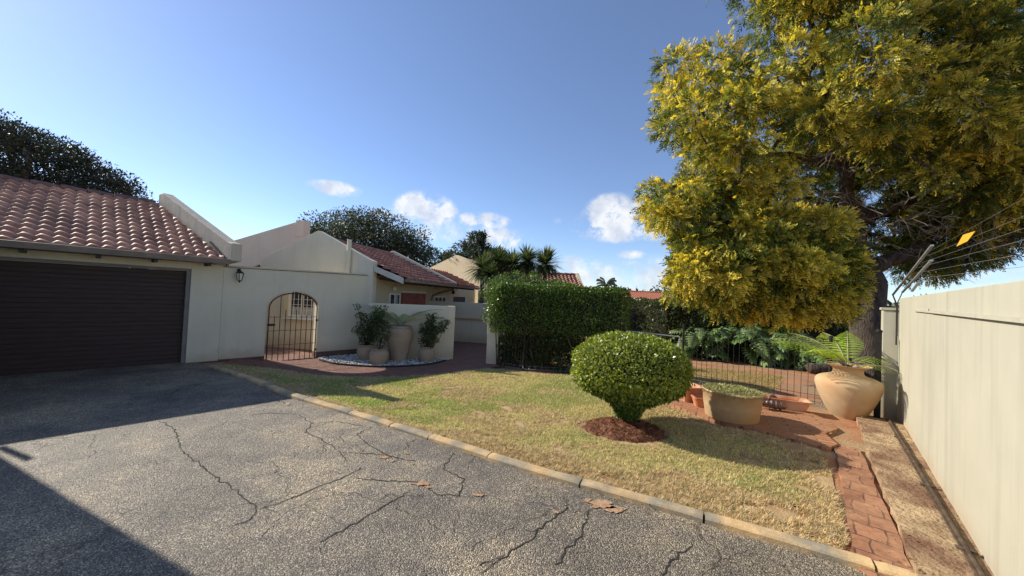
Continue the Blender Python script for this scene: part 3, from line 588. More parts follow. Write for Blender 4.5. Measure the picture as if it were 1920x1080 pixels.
# ---- courtyard wall with arched opening
def court_wall():
    t = thing('courtyard_wall', A(3.5, BF, -.15), 'long cream wall with an arched gateway between garage and cottage', 'wall')
    aL, aR = 2.93, 4.10; w = MB()
    wall_arch(w, 2.052, 5.56, .02, 2.10, 2.15, (aL, aR, 1.2, 1.58, .02), BF, .23)
    w.build('wall', M['plaster'], t)
    p = MB(); p.box(A(2.052, BF+.012, -.3), dA*(aL-2.052), nA*-.25, Z*.318); p.box(A(aR, BF+.012, -.3), dA*(5.54-aR), nA*-.25, Z*.318)
    p.box(A(1.62, BF+.012, -.3), dA*.43, nA*-.25, Z*.30)
    p.build('brick_plinth', M['plinth'], t)
    c = MB(); c.box(A(2.052, BF+.02, 2.101), dA*3.5+Z*.05, nA*-.27, Z*.022); c.build('coping', M['plaster'], t)
    th_ = MB(); th_.box(A(aL+.005, BF+.02, -.16), dA*(aR-aL-.01), nA*-.27, Z*.045); th_.build('threshold', M['patio'], t)
    # thin cable run on the wall from the gutter
    cbl = MB(); cbl.tube([A(2.03, BF+.02, 2.08), A(2.3, BF+.03, 2.075), A(3.2, BF+.03, 2.09), A(5.5, BF+.03, 2.13)], .006, 5); cbl.build('cable', M['iron'], t)
    # arched wrought-iron gate
    g = thing('arched_gate', A(aL, BF+.03, -.15), 'rusty iron arched gate of thin upright bars in the courtyard wall', 'gate')
    gb = BF+.05; L, Rr = aL+.03, aR-.045; n = 24; ac = (L+Rr)/2; ra = (Rr-L)/2
    arch = [A(ac-ra*math.cos(math.pi*k/n), gb, 1.17+.37*math.sin(math.pi*k/n)) for k in range(n+1)]
    f = MB(); f.tube([A(L, gb, -.13)]+arch+[A(Rr, gb, -.13)], .014, 8); f.build('frame', M['iron'], g)
    for z in (.62, .95, .36 if False else .27): 
        MB().bar(A(L, gb, z), A(Rr, gb, z), .010).build('crossbar', M['rust'], g)
    nb_ = 8
    for i in range(1, nb_+1):
        x = L+(Rr-L)*i/(nb_+1); k = (x-ac)/ra; zt = 1.17+.37*math.sqrt(max(0, 1-k*k)); 
        if i in (1, 3, 5, 7) or i == 8: zt = {1: .98, 3: 1.13, 5: 1.13, 7: 1.0, 8: .98}[i]
        MB().tube([A(x, gb, -.14), A(x, gb, zt)], .0085, 6).build('bar', M['iron'], g)
    l = MB(); l.box(A(L-.02, gb-.02, .74), dA*.16, nA*.05, Z*.05); l.build('latch', M['iron'], g)
    for z in (.1, .86):
        h = MB(); h.tube([A(Rr, gb, z), A(Rr+.04, gb, z)], .016, 6); h.tube([A(Rr, gb, z-.03), A(Rr, gb, z+.03)], .02, 6); h.build('hinge', M['iron'], g)
    # wall lantern
    q = ON(447, 514, nA*BF, nA); o = A(q@dA, BF, q[2])
    t2 = thing('wall_lantern', o, 'black coach lantern on the courtyard wall beside the garage roof', 'lantern')
    m = MB(); m.box(o-dA*.03-Z*.02, dA*.06, nA*.015, Z*.14); m.tube([o+nA*.01+Z*.07, o+nA*.06+Z*.12, o+nA*.12+Z*.12, o+nA*.13+Z*.08], .010, 7); m.build('bracket', M['iron'], t2)
    c = o+nA*.13-Z*.02; m = MB(); m.lathe(c, [(.012, -.17), (.02, -.14), (.042, -.13), (.045, -.12)], 6); m.lathe(c, [(.085, .035), (.078, .05), (.03, .09), (.012, .11), (.004, .13)], 6)
    for k in range(6):
        an = 2*math.pi*k/6; m.bar(c+[.045*math.cos(an), .045*math.sin(an), -.12], c+[.078*math.cos(an), .078*math.sin(an), .04], .008)
    m.build('lamp_cage', M['iron'], t2); m = MB(); m.lathe(c, [(.040, -.118), (.072, .034)], 6); m.build('glass', M['lampglass'], t2)
court_wall()
# ---- cottage with gable, tiled roof and eave over the side wall
def gable_poly(t, pts): return [B(s, t, z) for s, z in pts]
def cottage():
    T = thing('cottage', B(2.8, .2, -.15), 'cream cottage with a low gable and red tiled roof behind the courtyard wall', 'house')
    w = MB(); base = -.3
    w.prism(gable_poly(0, [(1.0, base), (1.0, 2.55), (1.18, 2.62), (2.85, 3.42), (4.72, 2.55), (4.78, 2.48), (4.78, base)]), dB*.22)
    w.build('gable_wall', M['plaster'], T, bevel=.006)
    s = MB(); s.box(B(1.08, .22, base), -nB*-.0+dB*4.3, -nB*.2, Z*2.38); s.build('side_wall', M['warmplaster'], T)
    p = MB(); p.prism(gable_poly(4.5, [(.05, 2.08), (.05, 2.18), (2.85, 3.40), (5.5, 2.15), (5.5, -.3), (1.1, -.3), (1.1, 2.0)]), dB*.2); p.build('rear_parapet', M['plaster'], T, bevel=.006)
    ez, rz = 2.06, 3.22; s0, s1 = .05, 2.85; sl = math.hypot(s1-s0, rz-ez); wv = (-nB*(s1-s0)+Z*(rz-ez))/sl
    tile_roof('roof_tiles', B(s0, .16, ez), dB, wv, 4.34, sl, M['tile'], T, period=.25, course=.27, amp=.026, step=.06, umin=lambda x: .0 if x < 1.05 else .07)
    tile_roof('rear_roof_tiles', B(2*s1-s0, .22, ez), dB, (nB*(s1-s0)+Z*(rz-ez))/sl, 4.28, sl, M['tile'], T, period=.34, course=.45)
    u = MB(); u.prism([B(s0+.03, .12, ez-.09), B(s1, .12, rz-.09), B(s1, .12, rz-.05), B(s0+.03, .12, ez-.05)], dB*4.36); u.prism([B(2*s1-s0-.2, .24, ez-.05), B(s1+.01, .24, rz-.09), B(s1+.01, .24, rz-.05), B(2*s1-s0-.2, .24, ez-.01)], dB*4.2)
    u.build('roof_underside', M['darkwood'], T)
    v = MB(); v.prism([B(.98, .0, 2.42), B(.06, .0, 2.09), B(.06, .0, 1.93), B(.98, .0, 2.26)], dB*.05); v.build('bargeboard', M['fascia'], T)
    r = MB(); x = .24
    while x < 4.45: r.tube([B(s1, x, rz+.03), B(s1, x+.38, rz+.02)], [.075, .065], 8); x += .38
    r.build('ridge_tile', M['tile'], T)
    g = MB(); g.box(B(.06, .1, 1.99), dB*8.0, nB*.1, Z*.08); g.build('gutter', M['gutter'], T)
    for i in range(13):
        x = .45+i*.58; MB().box(B(.1, x, 1.92), dB*.055, -nB*.95+Z*.12, Z*.07).build('rafter_end', M['darkwood'], T)
    d = MB(); d.tube([B(.12, 4.6, 1.98), B(.14, 4.6, 1.9), B(.7, 4.4, 1.72), B(.9, 4.3, 1.6), B(.97, 4.3, 1.2), B(.97, 4.3, -.1)], .045, 8); d.build('downpipe', M['gutter'], T)
    # vent pipe against the gable
    q = ON(655, 513, P0, dB); sv_ = -(q-P0)@nB; b = MB(); b.tube([B(sv_, -.075, 2.05), B(sv_, -.075, 3.13)], .062, 14); b.tube([B(sv_, -.075, 3.13), B(sv_, -.075, 3.15)], .066, 14); b.tube([B(sv_, -.075, 2.42), B(sv_, -.075, 2.47)], .072, 14)
    b.build('vent_pipe', M['plaster'], T, smooth=False)
    # window seen through the arched gate
    f = MB(); sw0, sw1, zb, zt = 2.75, 3.62, .82, 2.0
    fr = MB(); 
    for (x, y, ww, hh) in ((sw0, zb, .05, zt-zb), (sw1-.05, zb, .05, zt-zb), (sw0+.05, zb, sw1-sw0-.1, .05), (sw0+.05, zt-.05, sw1-sw0-.1, .05), ((sw0+sw1)/2-.02, zb+.05, .04, zt-zb-.1)):
        fr.box(B(x, -.10, y), -nB*ww, dB*.07, Z*hh)
    W1 = fr.build('window', M['white'], T)
    MB().box(B(sw0+.05, -.03, zb+.05), -nB*(sw1-sw0-.1), dB*.01, Z*(zt-zb-.1)).build('pane', M['glass'], W1)
    bb = MB()
    for i in range(5): bb.bar(B(sw0+.12+i*.15, -.075, zb+.05), B(sw0+.12+i*.15, -.075, zt-.05), .012)
    for i in range(6): bb.bar(B(sw0+.05, -.075, zb+.2+i*.16), B(sw1-.05, -.075, zb+.2+i*.16), .010)
    bb.build('burglar_bars', M['white'], W1)
    MB().box(B(sw0+.05, -.045, zb+.05), -nB*(sw1-sw0-.1), dB*.008, Z*.24).build('lace_curtain', M['curtain'], W1)
    MB().box(B(sw0-.08, -.16, zb-.07), -nB*(sw1-sw0+.25), dB*.155, Z*.06).build('window_sill', M['white'], T)
    MB().box(B(sw1+.0, -.13, zb-.01), -nB*.14, dB*.125, Z*1.3).build('window_reveal', M['warmplaster'], T)
    # side-wall openings under the eave: (t0,t1,z0,z1)
    def side_win(t0, t1, z0, z1, panes, cur=True):
        s_ = 1.08; fr = MB(); h = z1-z0
        fr.box(B(s_, t0, z0), dB*(t1-t0), nB*.035, Z*.045); fr.box(B(s_, t0, z1-.045), dB*(t1-t0), nB*.035, Z*.045)
        for i in range(panes+1): fr.box(B(s_, t0+(t1-t0-.045)*i/panes, z0+.045), dB*.045, nB*.035, Z*(h-.09))
        o = fr.build('window', M['white'], T); MB().box(B(s_, t0+.045, z0+.045), dB*(t1-t0-.09), nB*.012, Z*(h-.09)).build('pane', M['glass'], o)
        if cur: MB().box(B(s_, t0+(t1-t0)*.45, z0+.045), dB*(t1-t0)*.35, nB*.018, Z*(h-.09)).build('curtain', M['curtain'], o)
    side_win(1.15, 1.85, .9, 1.64, 2)
    MB().box(B(1.08, 1.98, .3), dB*1.95, nB*.05, Z*1.37).build('red_panel', M['redboard'], T)
    MB().box(B(1.078, 1.9, 1.68), dB*2.0, nB*.06, Z*.05).build('panel_lintel', M['white'], T)
    l = MB(); l.lathe(B(.98, 1.3, 1.72), [(.02, .0), (.05, .02), (.05, .1), (.03, .13)], 10); l.build('eave_lamp', M['white'], T)
cottage()
def annex():
    T = thing('cottage_annex', B(.9, 6, -.15), 'lower rear wing with bright red tiles continuing the cottage eave', 'house')
    w = MB(); w.box(B(1.1, 4.72, -.3), dB*6.5, -nB*.2, Z*2.3); w.box(B(.9, 11.1, -.3), nB*.9, dB*.2, Z*2.3); w.build('wall', M['warmplaster'], T)
    ez, rz, s0, s1 = 2.06, 2.78, .0, 1.8; sl = math.hypot(s1-s0, rz-ez); wv = (-nB*(s1-s0)+Z*(rz-ez))/sl
    tile_roof('roof_tiles', B(s0, 4.74, ez), dB, wv, 3.3, sl, M['tile_orange'], T, period=.28, course=.30, amp=.03, step=.06)
    MB().prism([B(s0+.03, 4.74, ez-.09), B(s1, 4.74, rz-.09), B(s1, 4.74, rz-.05), B(s0+.03, 4.74, ez-.05)], dB*3.3).build('roof_underside', M['darkwood'], T)
    MB().box(B(s1, 4.74, -.3), dB*3.3, -nB*.1, Z*3.1).build('rear_wall', M['plaster'], T)
    def win(t0, t1, z0, z1, n):
        s_ = 1.1; fr = MB(); fr.box(B(s_, t0, z0), dB*(t1-t0), nB*.03, Z*.05); fr.box(B(s_, t0, z1-.05), dB*(t1-t0), nB*.03, Z*.05)
        for i in range(n+1): fr.box(B(s_, t0+(t1-t0-.06)*i/n, z0+.05), dB*.06, nB*.03, Z*(z1-z0-.1))
        o = fr.build('window', M['white'], T); MB().box(B(s_, t0+.05, z0+.05), dB*(t1-t0-.1), nB*.012, Z*(z1-z0-.1)).build('pane', M['glass'], o)
    win(4.95, 6.3, .8, 1.58, 3)
    MB().box(B(1.1, 7.4, .0), dB*1.8, nB*.03, Z*1.58).build('door', M['darkwood'], T)
    b = MB(); b.tube([B(1.08, 6.7, 1.85), B(.9, 6.7, 1.85)], .015, 6); b.lathe(B(.88, 6.7, 1.7), [(.03, 0), (.07, .05), (.07, .14), (.02, .2)], 8); b.build('outdoor_lamp', M['iron'], T)
annex()
def low_wall(name, p, q, z0, z1, th, label, mat='plaster', cat='wall', cap=True):
    p, q = np.array([*p, 0.]), np.array([*q, 0.]); d = q-p; n = unit(np.cross(d, Z)); t = thing(name, (p+q)/2+Z*z0, label, cat)
    b = MB(); b.box(p+Z*z0, d, -n*th, Z*(z1-z0)); b.build('wall', M[mat], t, bevel=.012); return t, n, d
low_wall('screen_wall', (-3.86, 10.10), (-1.58, 10.62), -.3, 1.36, .2, 'low cream wall standing behind the planted clay pots')
t, n, d = low_wall('terrace_wall', (-3.55, 15.0), (-.2, 14.4), -.3, 1.4, .2, 'low cream wall with a ledge at the back of the brick passage')
lp = np.array([-3.5, 14.99, 0]); b = MB(); b.box(lp+Z*.72, d*.98, n*.09, Z*.07); b.build('ledge', M['clay'], t); b = MB(); b.box(lp-Z*.3, d*.98, n*.05, Z*1.02); b.build('dado', M['plaster'], t)
pc = G(921, 683, -.15); t = thing('gate_pillar', pc, 'square cream pillar at the left end of the clipped hedge', 'pillar')
b = MB(); b.box(pc+[-.15, .0, -.15], nB*.31, dB*.32, Z*1.72); b.build('shaft', M['plaster'], t, bevel=.01); b = MB(); b.box(pc+[-.16, -.02, 1.572], nB*.34, dB*.35, Z*.05); b.build('cap', M['plaster'], t)

def rear_house():
    T = thing('rear_house', B(7, 2.6, -.15), 'higher cream wing with a stepped parapet rising behind the garage', 'house')
    q0, q1 = ON(425, 455, B(0, 2.5), dB), ON(556, 415, B(0, 2.5), dB); sL, sT = -(q0-P0)@nB, -(q1-P0)@nB
    w = MB(); w.prism(gable_poly(2.5, [(sT-.35, 0), (sT-.35, 4.18), (sT, 4.2), (sT+.02, 4.16), (sL+.2, q0[2]-.05), (sL+3, 2.3), (sL+3, 0)]), dB*.3); w.build('gable_wall', M['plaster'], T, bevel=.01)
    c = MB(); c.box(B(sT-.34, 2.47, 3.6), -nB*.34, dB*.36, Z*.62); c.build('parapet_block', M['plaster'], T, bevel=.01)
    rz = 3.8; ez = 2.3; s1 = sT; s0 = sT-3.0; sl = math.hypot(3, rz-ez)
    tile_roof('roof_tiles', B(s0, 2.82, ez), dB, (-nB*3+Z*(rz-ez))/sl, 5, sl, M['tile_old'], T); tile_roof('rear_roof_tiles', B(s1+3.4, 2.82, ez), dB, (nB*3.4+Z*(rz-ez))/math.hypot(3.4, 1.5), 5, math.hypot(3.4, 1.5), M['tile_old'], T)
    MB().box(B(s0+.4, 2.9, -.3), -nB*5.4, dB*.2, Z*2.4).build('wall', M['plaster'], T)
rear_house()
def far_house(name, px_ap, py_ap, px_l, py_l, px_r, Y, label, mat='warmplaster', tile='tile', ang=0., depth=7, roofside=1):
    """gable house: apex pixel, left foot pixel, facing -dA-like direction rotated by ang"""
    cdir = unit(np.array([math.sin(ang), math.cos(ang), 0])); side = np.array([cdir[1], -cdir[0], 0])   # side = to the right
    ap = AT(px_ap, py_ap, Y); L_ = ON(px_l, py_l, ap, cdir); half = abs((L_-ap)@side); rr = ON(px_r, py_l, ap, cdir); halfR = abs((rr-ap)@side)
    T = thing(name, [ap[0], ap[1], -.15], label, 'house'); ez = L_[2]
    sl_ = (ap[2]-ez)/half; er = ap[2]-sl_*halfR
    w = MB(); P = lambda s_, z: np.array([ap[0], ap[1], 0])+side*s_+Z*z
    w.prism([P(-half, -.3), P(-half, ez), P(0, ap[2]), P(halfR, er), P(halfR, -.3)], cdir*.25); w.box(P(-half+.3, -.3)+cdir*.26, side*(half+halfR-.6), cdir*depth, Z*(min(ez, er)-.1)); w.build('wall', M[mat], T)
    for sg, hf, e_ in ((1, halfR, er), (-1, half, ez)):
        up_ = unit(-side*sg*hf+Z*(ap[2]-e_)); Ls = math.hypot(hf, ap[2]-e_)
        tile_roof('roof_tiles', P(sg*hf, e_-.18)+cdir*.25, cdir, up_, depth, Ls, M[tile], T, period=.35, course=.42, amp=.04)
    return T
far_house('gabled_house', 855, 478, 800, 505, 925, 24, 'sunlit cream gable end behind the end of the cottage roof', 'warmplaster', 'tile', R_(41), 6)
# roof seen behind the spiky plants
def roof_only(name, corners, Y, label, tile, gable=None):
    (x0, y0), (x1, y1), (x2, y2), (x3, y3) = corners     # eave left, eave right, ridge right, ridge left
    e0 = AT(x0, y0, Y); e1 = AT(x1, y1, Y); r0 = AT(x3, y3, Y+3.4); r1 = AT(x2, y2, Y+3.4); e1[2] = e0[2]; r1[2] = r0[2]
    T = thing(name, [(e0[0]+e1[0])/2, Y+.5, -.15], label, 'house'); u = unit(e1-e0); rr = r0-e0; up_ = rr-u*(rr@u); S = np.linalg.norm(up_); up_ /= S
    tile_roof('roof_tiles', e0, u, up_, np.linalg.norm(e1-e0), S, M[tile], T, period=.24, course=.33, amp=.03, step=.06)
    fl = np.array([-u[1], u[0], 0]); tile_roof('rear_roof_tiles', e0+fl*2*(up_@fl)*S, u, unit(np.array([-fl[0]*(up_@fl), -fl[1]*(up_@fl), up_[2]])), np.linalg.norm(e1-e0), S, M[tile], T, period=.7, course=.8)
    w = MB(); w.box([e0[0], e0[1]+.5, -.3]+u*.2, u*(np.linalg.norm(e1-e0)-.4), fl*(2*(up_@fl)*S-1), Z*(e0[2]+.22)); w.build('wall', M['warmplaster'], T)
    for q in (e0, e1-u*.22):
        g = MB(); a_ = q.copy(); c_ = a_+up_*S; d2 = a_+fl*2*(up_@fl)*S
        g.prism([a_-Z*.1, c_+Z*.14, d2-Z*.1], u*.22); g.build('parapet', M['warmplaster'], T)
    b_ = MB(); k = 0.; Lr = np.linalg.norm(e1-e0)
    while k < Lr: b_.tube([e0+up_*S+u*k+Z*.05, e0+up_*S+u*min(Lr, k+.42)+Z*.03], [.11, .09], 8); k += .42
    b_.build('ridge_tile', M[tile], T); return T
roof_only('tiled_house', [(960, 550), (1104, 550), (1066, 520), (985, 512)], 21, 'red tiled house with pale sloping parapet behind the spiky shrubs and hedge', 'tile')
roof_only('distant_house', [(1165, 562), (1330, 570), (1330, 548), (1165, 546)], 38, 'distant orange tiled roof seen between hedge and golden tree', 'tile_orange')
# neighbouring wing just outside the frame on the left (its shadow lies across the driveway)
def wing():
    p, q = np.array([-9.55, 5.45, 0]), np.array([-6.15, 3.93, 0]); T = thing('house_wing', (p+q)/2, 'tall cream wing beside the driveway, left of the garage door', 'house')
    r = np.array([-7.5, 1.2, 0]); s_ = np.array([-14, -1., 0]); b = MB(); b.prism([p, q, r, s_], Z*2.95); b.build('wall', M['plaster'], T)
    b = MB(); b.prism([x+Z*2.952 for x in (p, q, r, s_)], Z*.06); b.build('roof_slab', M['gutter'], T)
    b = MB(); b.box(np.array([-9.50, 5.46, 3.0]), [.52, -.2, 0], [-.04, .09, 0], [0, 0, .05]); b.build('gutter_outlet', M['gutter'], T)
wing()

# ---- boundary wall, far pier, rail, fence brackets
def boundary():
    T = thing('boundary_wall', A(5, .8, 0), 'tall cream plastered boundary wall running along the right side', 'wall')
    b = MB(); zt = 1.96; bb0 = .79
    for a0, a1 in ((-4, 1.6), (1.606, 5.42), (5.426, 8.86)):
        h0, h1 = 1.90+.008*a0, 1.90+.008*a1; b.prism([A(a0, bb0, -.1), A(a1, bb0, -.1), A(a1, bb0, h1), A(a0, bb0, h0)], nA*.22)
    b.build('wall', M['boundary'], T, bevel=.006)
    k = MB(); p, q = A(7.15, bb0-.012, 1.765), A(3.2, bb0-.012, 1.695); k.bar(p, q, .02, .022); k.bar(A(6.0, bb0-.02, 1.748), q-nA*.008, .02, .026)
    k.tube([A(6.2, bb0-.012, 1.742), A(6.2, bb0-.012, 1.782)], .008, 6); k.build('cable_trunking', M['boundary'], T)
    pr = thing('wall_pier', A(9.1, .7, -.1), 'lower narrow cream pier just beyond the end of the boundary wall', 'pier')
    c = MB(); c.box(A(8.9, .60, -.15), dA*.3, nA*.5, Z*1.92); c.build('shaft', M['boundary'], pr, bevel=.01)
    cap = MB(); cap.box(A(8.88, .58, 1.772), dA*.34, nA*.54, Z*.04); cap.build('cap', M['boundary'], pr)
    dk = thing('gate_post', A(8.6, .55, 0), 'dark steel post between the big vase and the boundary wall', 'post')
    c = MB(); c.box(A(8.62, .50, -.1), dA*.05, nA*.08, Z*1.5); c.build('post', M['iron'], dk); c = MB(); c.lathe(A(8.645, .54, 1.4), [(.05, 0), (.05, .02), (.02, .05)], 8); c.build('cap', M['iron'], dk)
    rl = thing('gate_rail', A(5, .66, .07), 'rusted steel sliding gate rail laid on the concrete strip beside the wall', 'rail')
    m = MB(); pts = [A(a, .64+(8.25-a)*.018, .088) for a in np.linspace(8.2, 1.4, 30)]
    for p, q in zip(pts[:-1], pts[1:]): m.bar(p, q, .05, .012)
    m.build('base_plate', M['rail'], rl); m = MB(); m.tube([p+Z*.012 for p in pts], .012, 8); m.build('running_edge', M['rail'], rl)
    for a in (7.1, 5.35, 4.1): 
        q = A(a, .64+(8.25-a)*.018, .09); MB().box(q-nA*.05-dA*.02, nA*.10, dA*.04, Z*.012).build('clamp', M['rail'], rl)
    # concrete lip stones on the lawn side
    # electric fence
    F = thing('electric_fence', A(8.9, .9, 1.9), 'electric fence of leaning rods and thin wires above the boundary wall', 'fence'); pb = .92
    rods = [((1674, 553), (1748, 460)), ((1692, 548), (1747, 488)), ((1710, 546), (1722, 530))]
    tips = []
    for (bx, by), (tx, ty) in rods:
        p = ON(bx, by, nA*pb, nA); q = ON(tx, ty, nA*(pb), nA); MB().bar(p, q, .03, .022).build('bracket', M['galv'], F); tips.append((p, q))
    m = MB(); m.tube([A(8.84, .76, 1.2), A(8.84, .76, 1.86), ON(1674, 553, nA*pb, nA)], .011, 6); m.tube([A(8.80, .765, 1.35), A(8.80, .765, 1.9), ON(1692, 548, nA*pb, nA)], .008, 6); m.build('lead_wire', M['iron'], F)
    ends = [(1745, 470, 1920, 372), (1738, 480, 1920, 405), (1730, 492, 1920, 428), (1720, 502, 1920, 450), (1712, 513, 1920, 476), (1705, 524, 1920, 500)]
    for x0, y0, x1, y1 in ends:
        p = ON(x0, y0, nA*pb, nA); q = ON(x1, y1, nA*pb, nA); d = q-p; MB().tube([p+d*k for k in (0, 1., 1.35)], .0016, 4).build('wire', M['galv'], F)
    # sign
    s = thing('warning_sign', ON(1814, 448, nA*pb, nA), 'small plain yellow plate hanging tilted on the electric fence wires', 'sign')
    c0, c1, c2, c3 = [ON(x, y, nA*pb, nA)-nA*.01 for x, y in ((1797, 462), (1818, 452), (1833, 433), (1810, 440))]
    MB().prism([c0, c1, c2, c3], -nA*.004).build('plate', M['yellow'], s)
boundary()

# ================================================================== wire fence with posts
FP = [np.array([-.12, 9.95]), np.array([.38, 9.66]), np.array([1.55, 9.5]), np.array([2.72, 8.95]), np.array([3.86, 8.33]), np.array([5.62, 6.55])]
def wire_fence():
    T = thing('wire_fence', [1.0, 9.6, -.15], 'black mesh panel fence with folded edges in front of the clipped hedge', 'fence')
    T2 = thing('wire_fence', [4.7, 7.4, 0], 'black mesh fence behind the terracotta planters and cream tub', 'fence')
    GT = thing('garden_gate', [3.3, 8.65, -.1], 'grey tube framed garden gate with mesh behind the round bush', 'gate')
    def panel(p, q, z0f, hgt, parent, name='mesh_panel', sp=.075, mat='rust', loops=True):
        L_ = np.linalg.norm(q-p); d = (q-p)/L_; n = np.array([-d[1], d[0]]); m = MB(); lo = MB(); k = int(L_/sp)
        for i in range(k+1):
            c = p+d*(i*L_/k); z = gz(c[0], c[1]); r = .0055 if mat == 'black' else .004
            if loops:
                if i % 2 == 0: lo.tube([[*(c-n*.0), z+.09], [*(c-n*.10), z+.03]], .005, 4, False)
                m.tube([[*c, z+hgt], [*(c-n*.07), z+hgt+.04]], r, 4, False)
            m.tube([[*c, z+.03], [*c, z+hgt]], r, 4, False)
        for zz, off in ((hgt, 0), (hgt+.04, -.07), (hgt-.12, 0), (.2, 0)):
            if not loops and off: continue
            a, b_ = p+n*off, q+n*off; m.tube([[*a, gz(*a)+zz], [*b_, gz(*b_)+zz]], .004, 4, False)
        if loops:
            for zz, off in ((.09, 0), (.03, -.10)): a, b_ = p+n*off, q+n*off; lo.tube([[*a, gz(*a)+zz], [*b_, gz(*b_)+zz]], .005, 4, False)
            lo.build('folded_edge', M['galv'], parent)
        return m.build(name, M[mat], parent)
    def post(c, h, parent, r=.022):
        m = MB(); z = float(gz(c[0], c[1])); m.tube([[*c, z-.1], [*c, z+h]], r, 8); m.lathe([*c, z+h], [(r*1.3, -.01), (r*1.3, .02), (r*.5, .03)], 8); m.build('post', M['iron'], parent)
    panel(FP[0], FP[1], 0, 1.1, T); panel(FP[1], FP[2], 0, 1.1, T, mat='rust'); panel(FP[2], FP[3], 0, 1.1, T)
    for p in FP[:4]: post(p, 1.2, T)
    panel(FP[4], FP[5], 0, 1.17, T2, sp=.1, mat='black', loops=True)
    for p in FP[4:]: post(p, 1.25, T2, .026)
    p, q = FP[3]+(FP[4]-FP[3])*.06, FP[3]+(FP[4]-FP[3])*.94; z0 = -.03; z1 = 1.02; fr = MB()
    fr.tube([[*p, z0], [*p, z1], [*q, z1-.04], [*q, z0]], .018, 8); fr.bar([*p, z0+.02], [*q, z0+.02], .03); fr.build('frame', M['galv'], GT)
    panel(p, q, 0, .98, GT, sp=.1, mat='iron', loops=False)
wire_fence()

# ================================================================== VEGETATION
def hedge(name, outline, z0, z1, n, size, cols, wts, label, group=None, shell=.16, lower=None, stems=6, cat='hedge', mat='gloss', bulge=.05):
    """clipped hedge over a plan polygon: leaf shell, dark heart, stems"""
    o = np.array(outline, float); c = o.mean(0); T = thing(name, [c[0], c[1], float(gz(c[0], c[1]))], label, cat, group)
    per = [np.linalg.norm(o[(i+1) % len(o)]-o[i]) for i in range(len(o))]; ptot = sum(per); H = z1-z0
    tri = (o[:, 0].max()-o[:, 0].min())*(o[:, 1].max()-o[:, 1].min())
    ns = int(n*ptot*H/(ptot*H+tri)); nt_ = n-ns
    cum = np.cumsum([0]+per); s_ = rng.uniform(0, ptot, ns); ii = np.clip(np.searchsorted(cum, s_)-1, 0, len(o)-1); f = (s_-cum[ii])/np.array(per)[ii]
    p = o[ii]*(1-f[:, None])+o[(ii+1) % len(o)]*f[:, None]; e_ = o[(ii+1) % len(o)]-o[ii]; nn = unit(np.stack([e_[:, 1], -e_[:, 0]], 1))
    area = sum(o[i, 0]*o[(i+1) % len(o), 1]-o[(i+1) % len(o), 0]*o[i, 1] for i in range(len(o)))
    if area < 0: nn = -nn
    z = rng.uniform(z0, z1, ns); u = (z-z0)/H
    rnd = -.10*ss((u-.86)/.14)-.05*ss((.12-u)/.12); bm = bulge*(fbm(p[:, 0]*1.0+z, p[:, 1]+z*1.7, 1.8)-.5)*2
    inn = rng.exponential(shell*.35, ns); P = np.concatenate([p+nn*(rnd+bm-inn)[:, None], z[:, None]], 1)
    N1 = np.concatenate([nn, np.full((ns, 1), .35)], 1)
    x = rng.uniform(o[:, 0].min(), o[:, 0].max(), nt_*3); y = rng.uniform(o[:, 1].min(), o[:, 1].max(), nt_*3); m = inpoly(x, y, o); x = x[m][:nt_]; y = y[m][:nt_]
    dd = edged(x, y, [tuple(q) for q in o]+[tuple(o[0])]); zt = z1-.09*(1-ss(dd/.12))+bulge*.8*(fbm(x, y, 2.)-.5)*2-rng.exponential(shell*.3, len(x))
    zt += (rng.random(len(x)) < .04)*rng.uniform(0, .06, len(x))
    P = np.concatenate([P, np.stack([x, y, zt], 1)]); N1 = np.concatenate([N1, np.tile([0, 0, 1.], (len(x), 1))])
    k = len(P); D = unit(N1*.6+rand_dirs(k)*.8+[0, 0, .15]); Nn = unit(N1+rand_dirs(k)*.9); ln = rng.uniform(.7, 1.3, k)*size
    V, F = leaves(P, D, Nn, ln, ln*.5); col = palette(cols, wts, k)
    npmesh('foliage', V, F, M[mat], T, np.repeat(col, 4, 0))
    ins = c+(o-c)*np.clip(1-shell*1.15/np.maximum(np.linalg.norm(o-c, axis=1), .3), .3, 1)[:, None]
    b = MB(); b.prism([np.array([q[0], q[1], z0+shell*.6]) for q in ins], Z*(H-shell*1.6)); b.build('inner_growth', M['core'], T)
    if stems:
        b = MB()
        for i in range(stems):
            f = (i+.5)/stems; q = c+(o[0]*(1-f)+o[len(o)//2-1 if len(o) > 4 else 1]*f-c)*.6+rng.normal(0, .1, 2); g = float(gz(q[0], q[1])); 
            pts = [[q[0]+rng.normal(0, .03), q[1]+rng.normal(0, .03), g-.05], [q[0]+rng.normal(0, .1), q[1]+rng.normal(0, .1), (g+z0)/2], [q[0]+rng.normal(0, .15), q[1]+rng.normal(0, .15), z0+.3]]
            MB().tube(pts, [.028, .022, .016], 6).build('stem', M['bark'], T)
    return T
# front clipped hedge (curved in plan)
HG = [(.10, .17, .022), (.16, .25, .035), (.05, .095, .015), (.24, .34, .07)]
ho = [(-.55, 10.1), (-.3, 9.78), (.4, 9.72), (1.3, 9.45), (2.1, 9.1), (2.78, 8.98), (2.95, 9.3), (2.7, 10.3), (1.4, 10.9), (.2, 11.1), (-.5, 10.8)]
T = hedge('clipped_hedge', ho, .72, 2.02, 42000, .052, HG, [4, 3, 3, .7], 'tall dark green hedge clipped flat on top above the wire fence', stems=3)
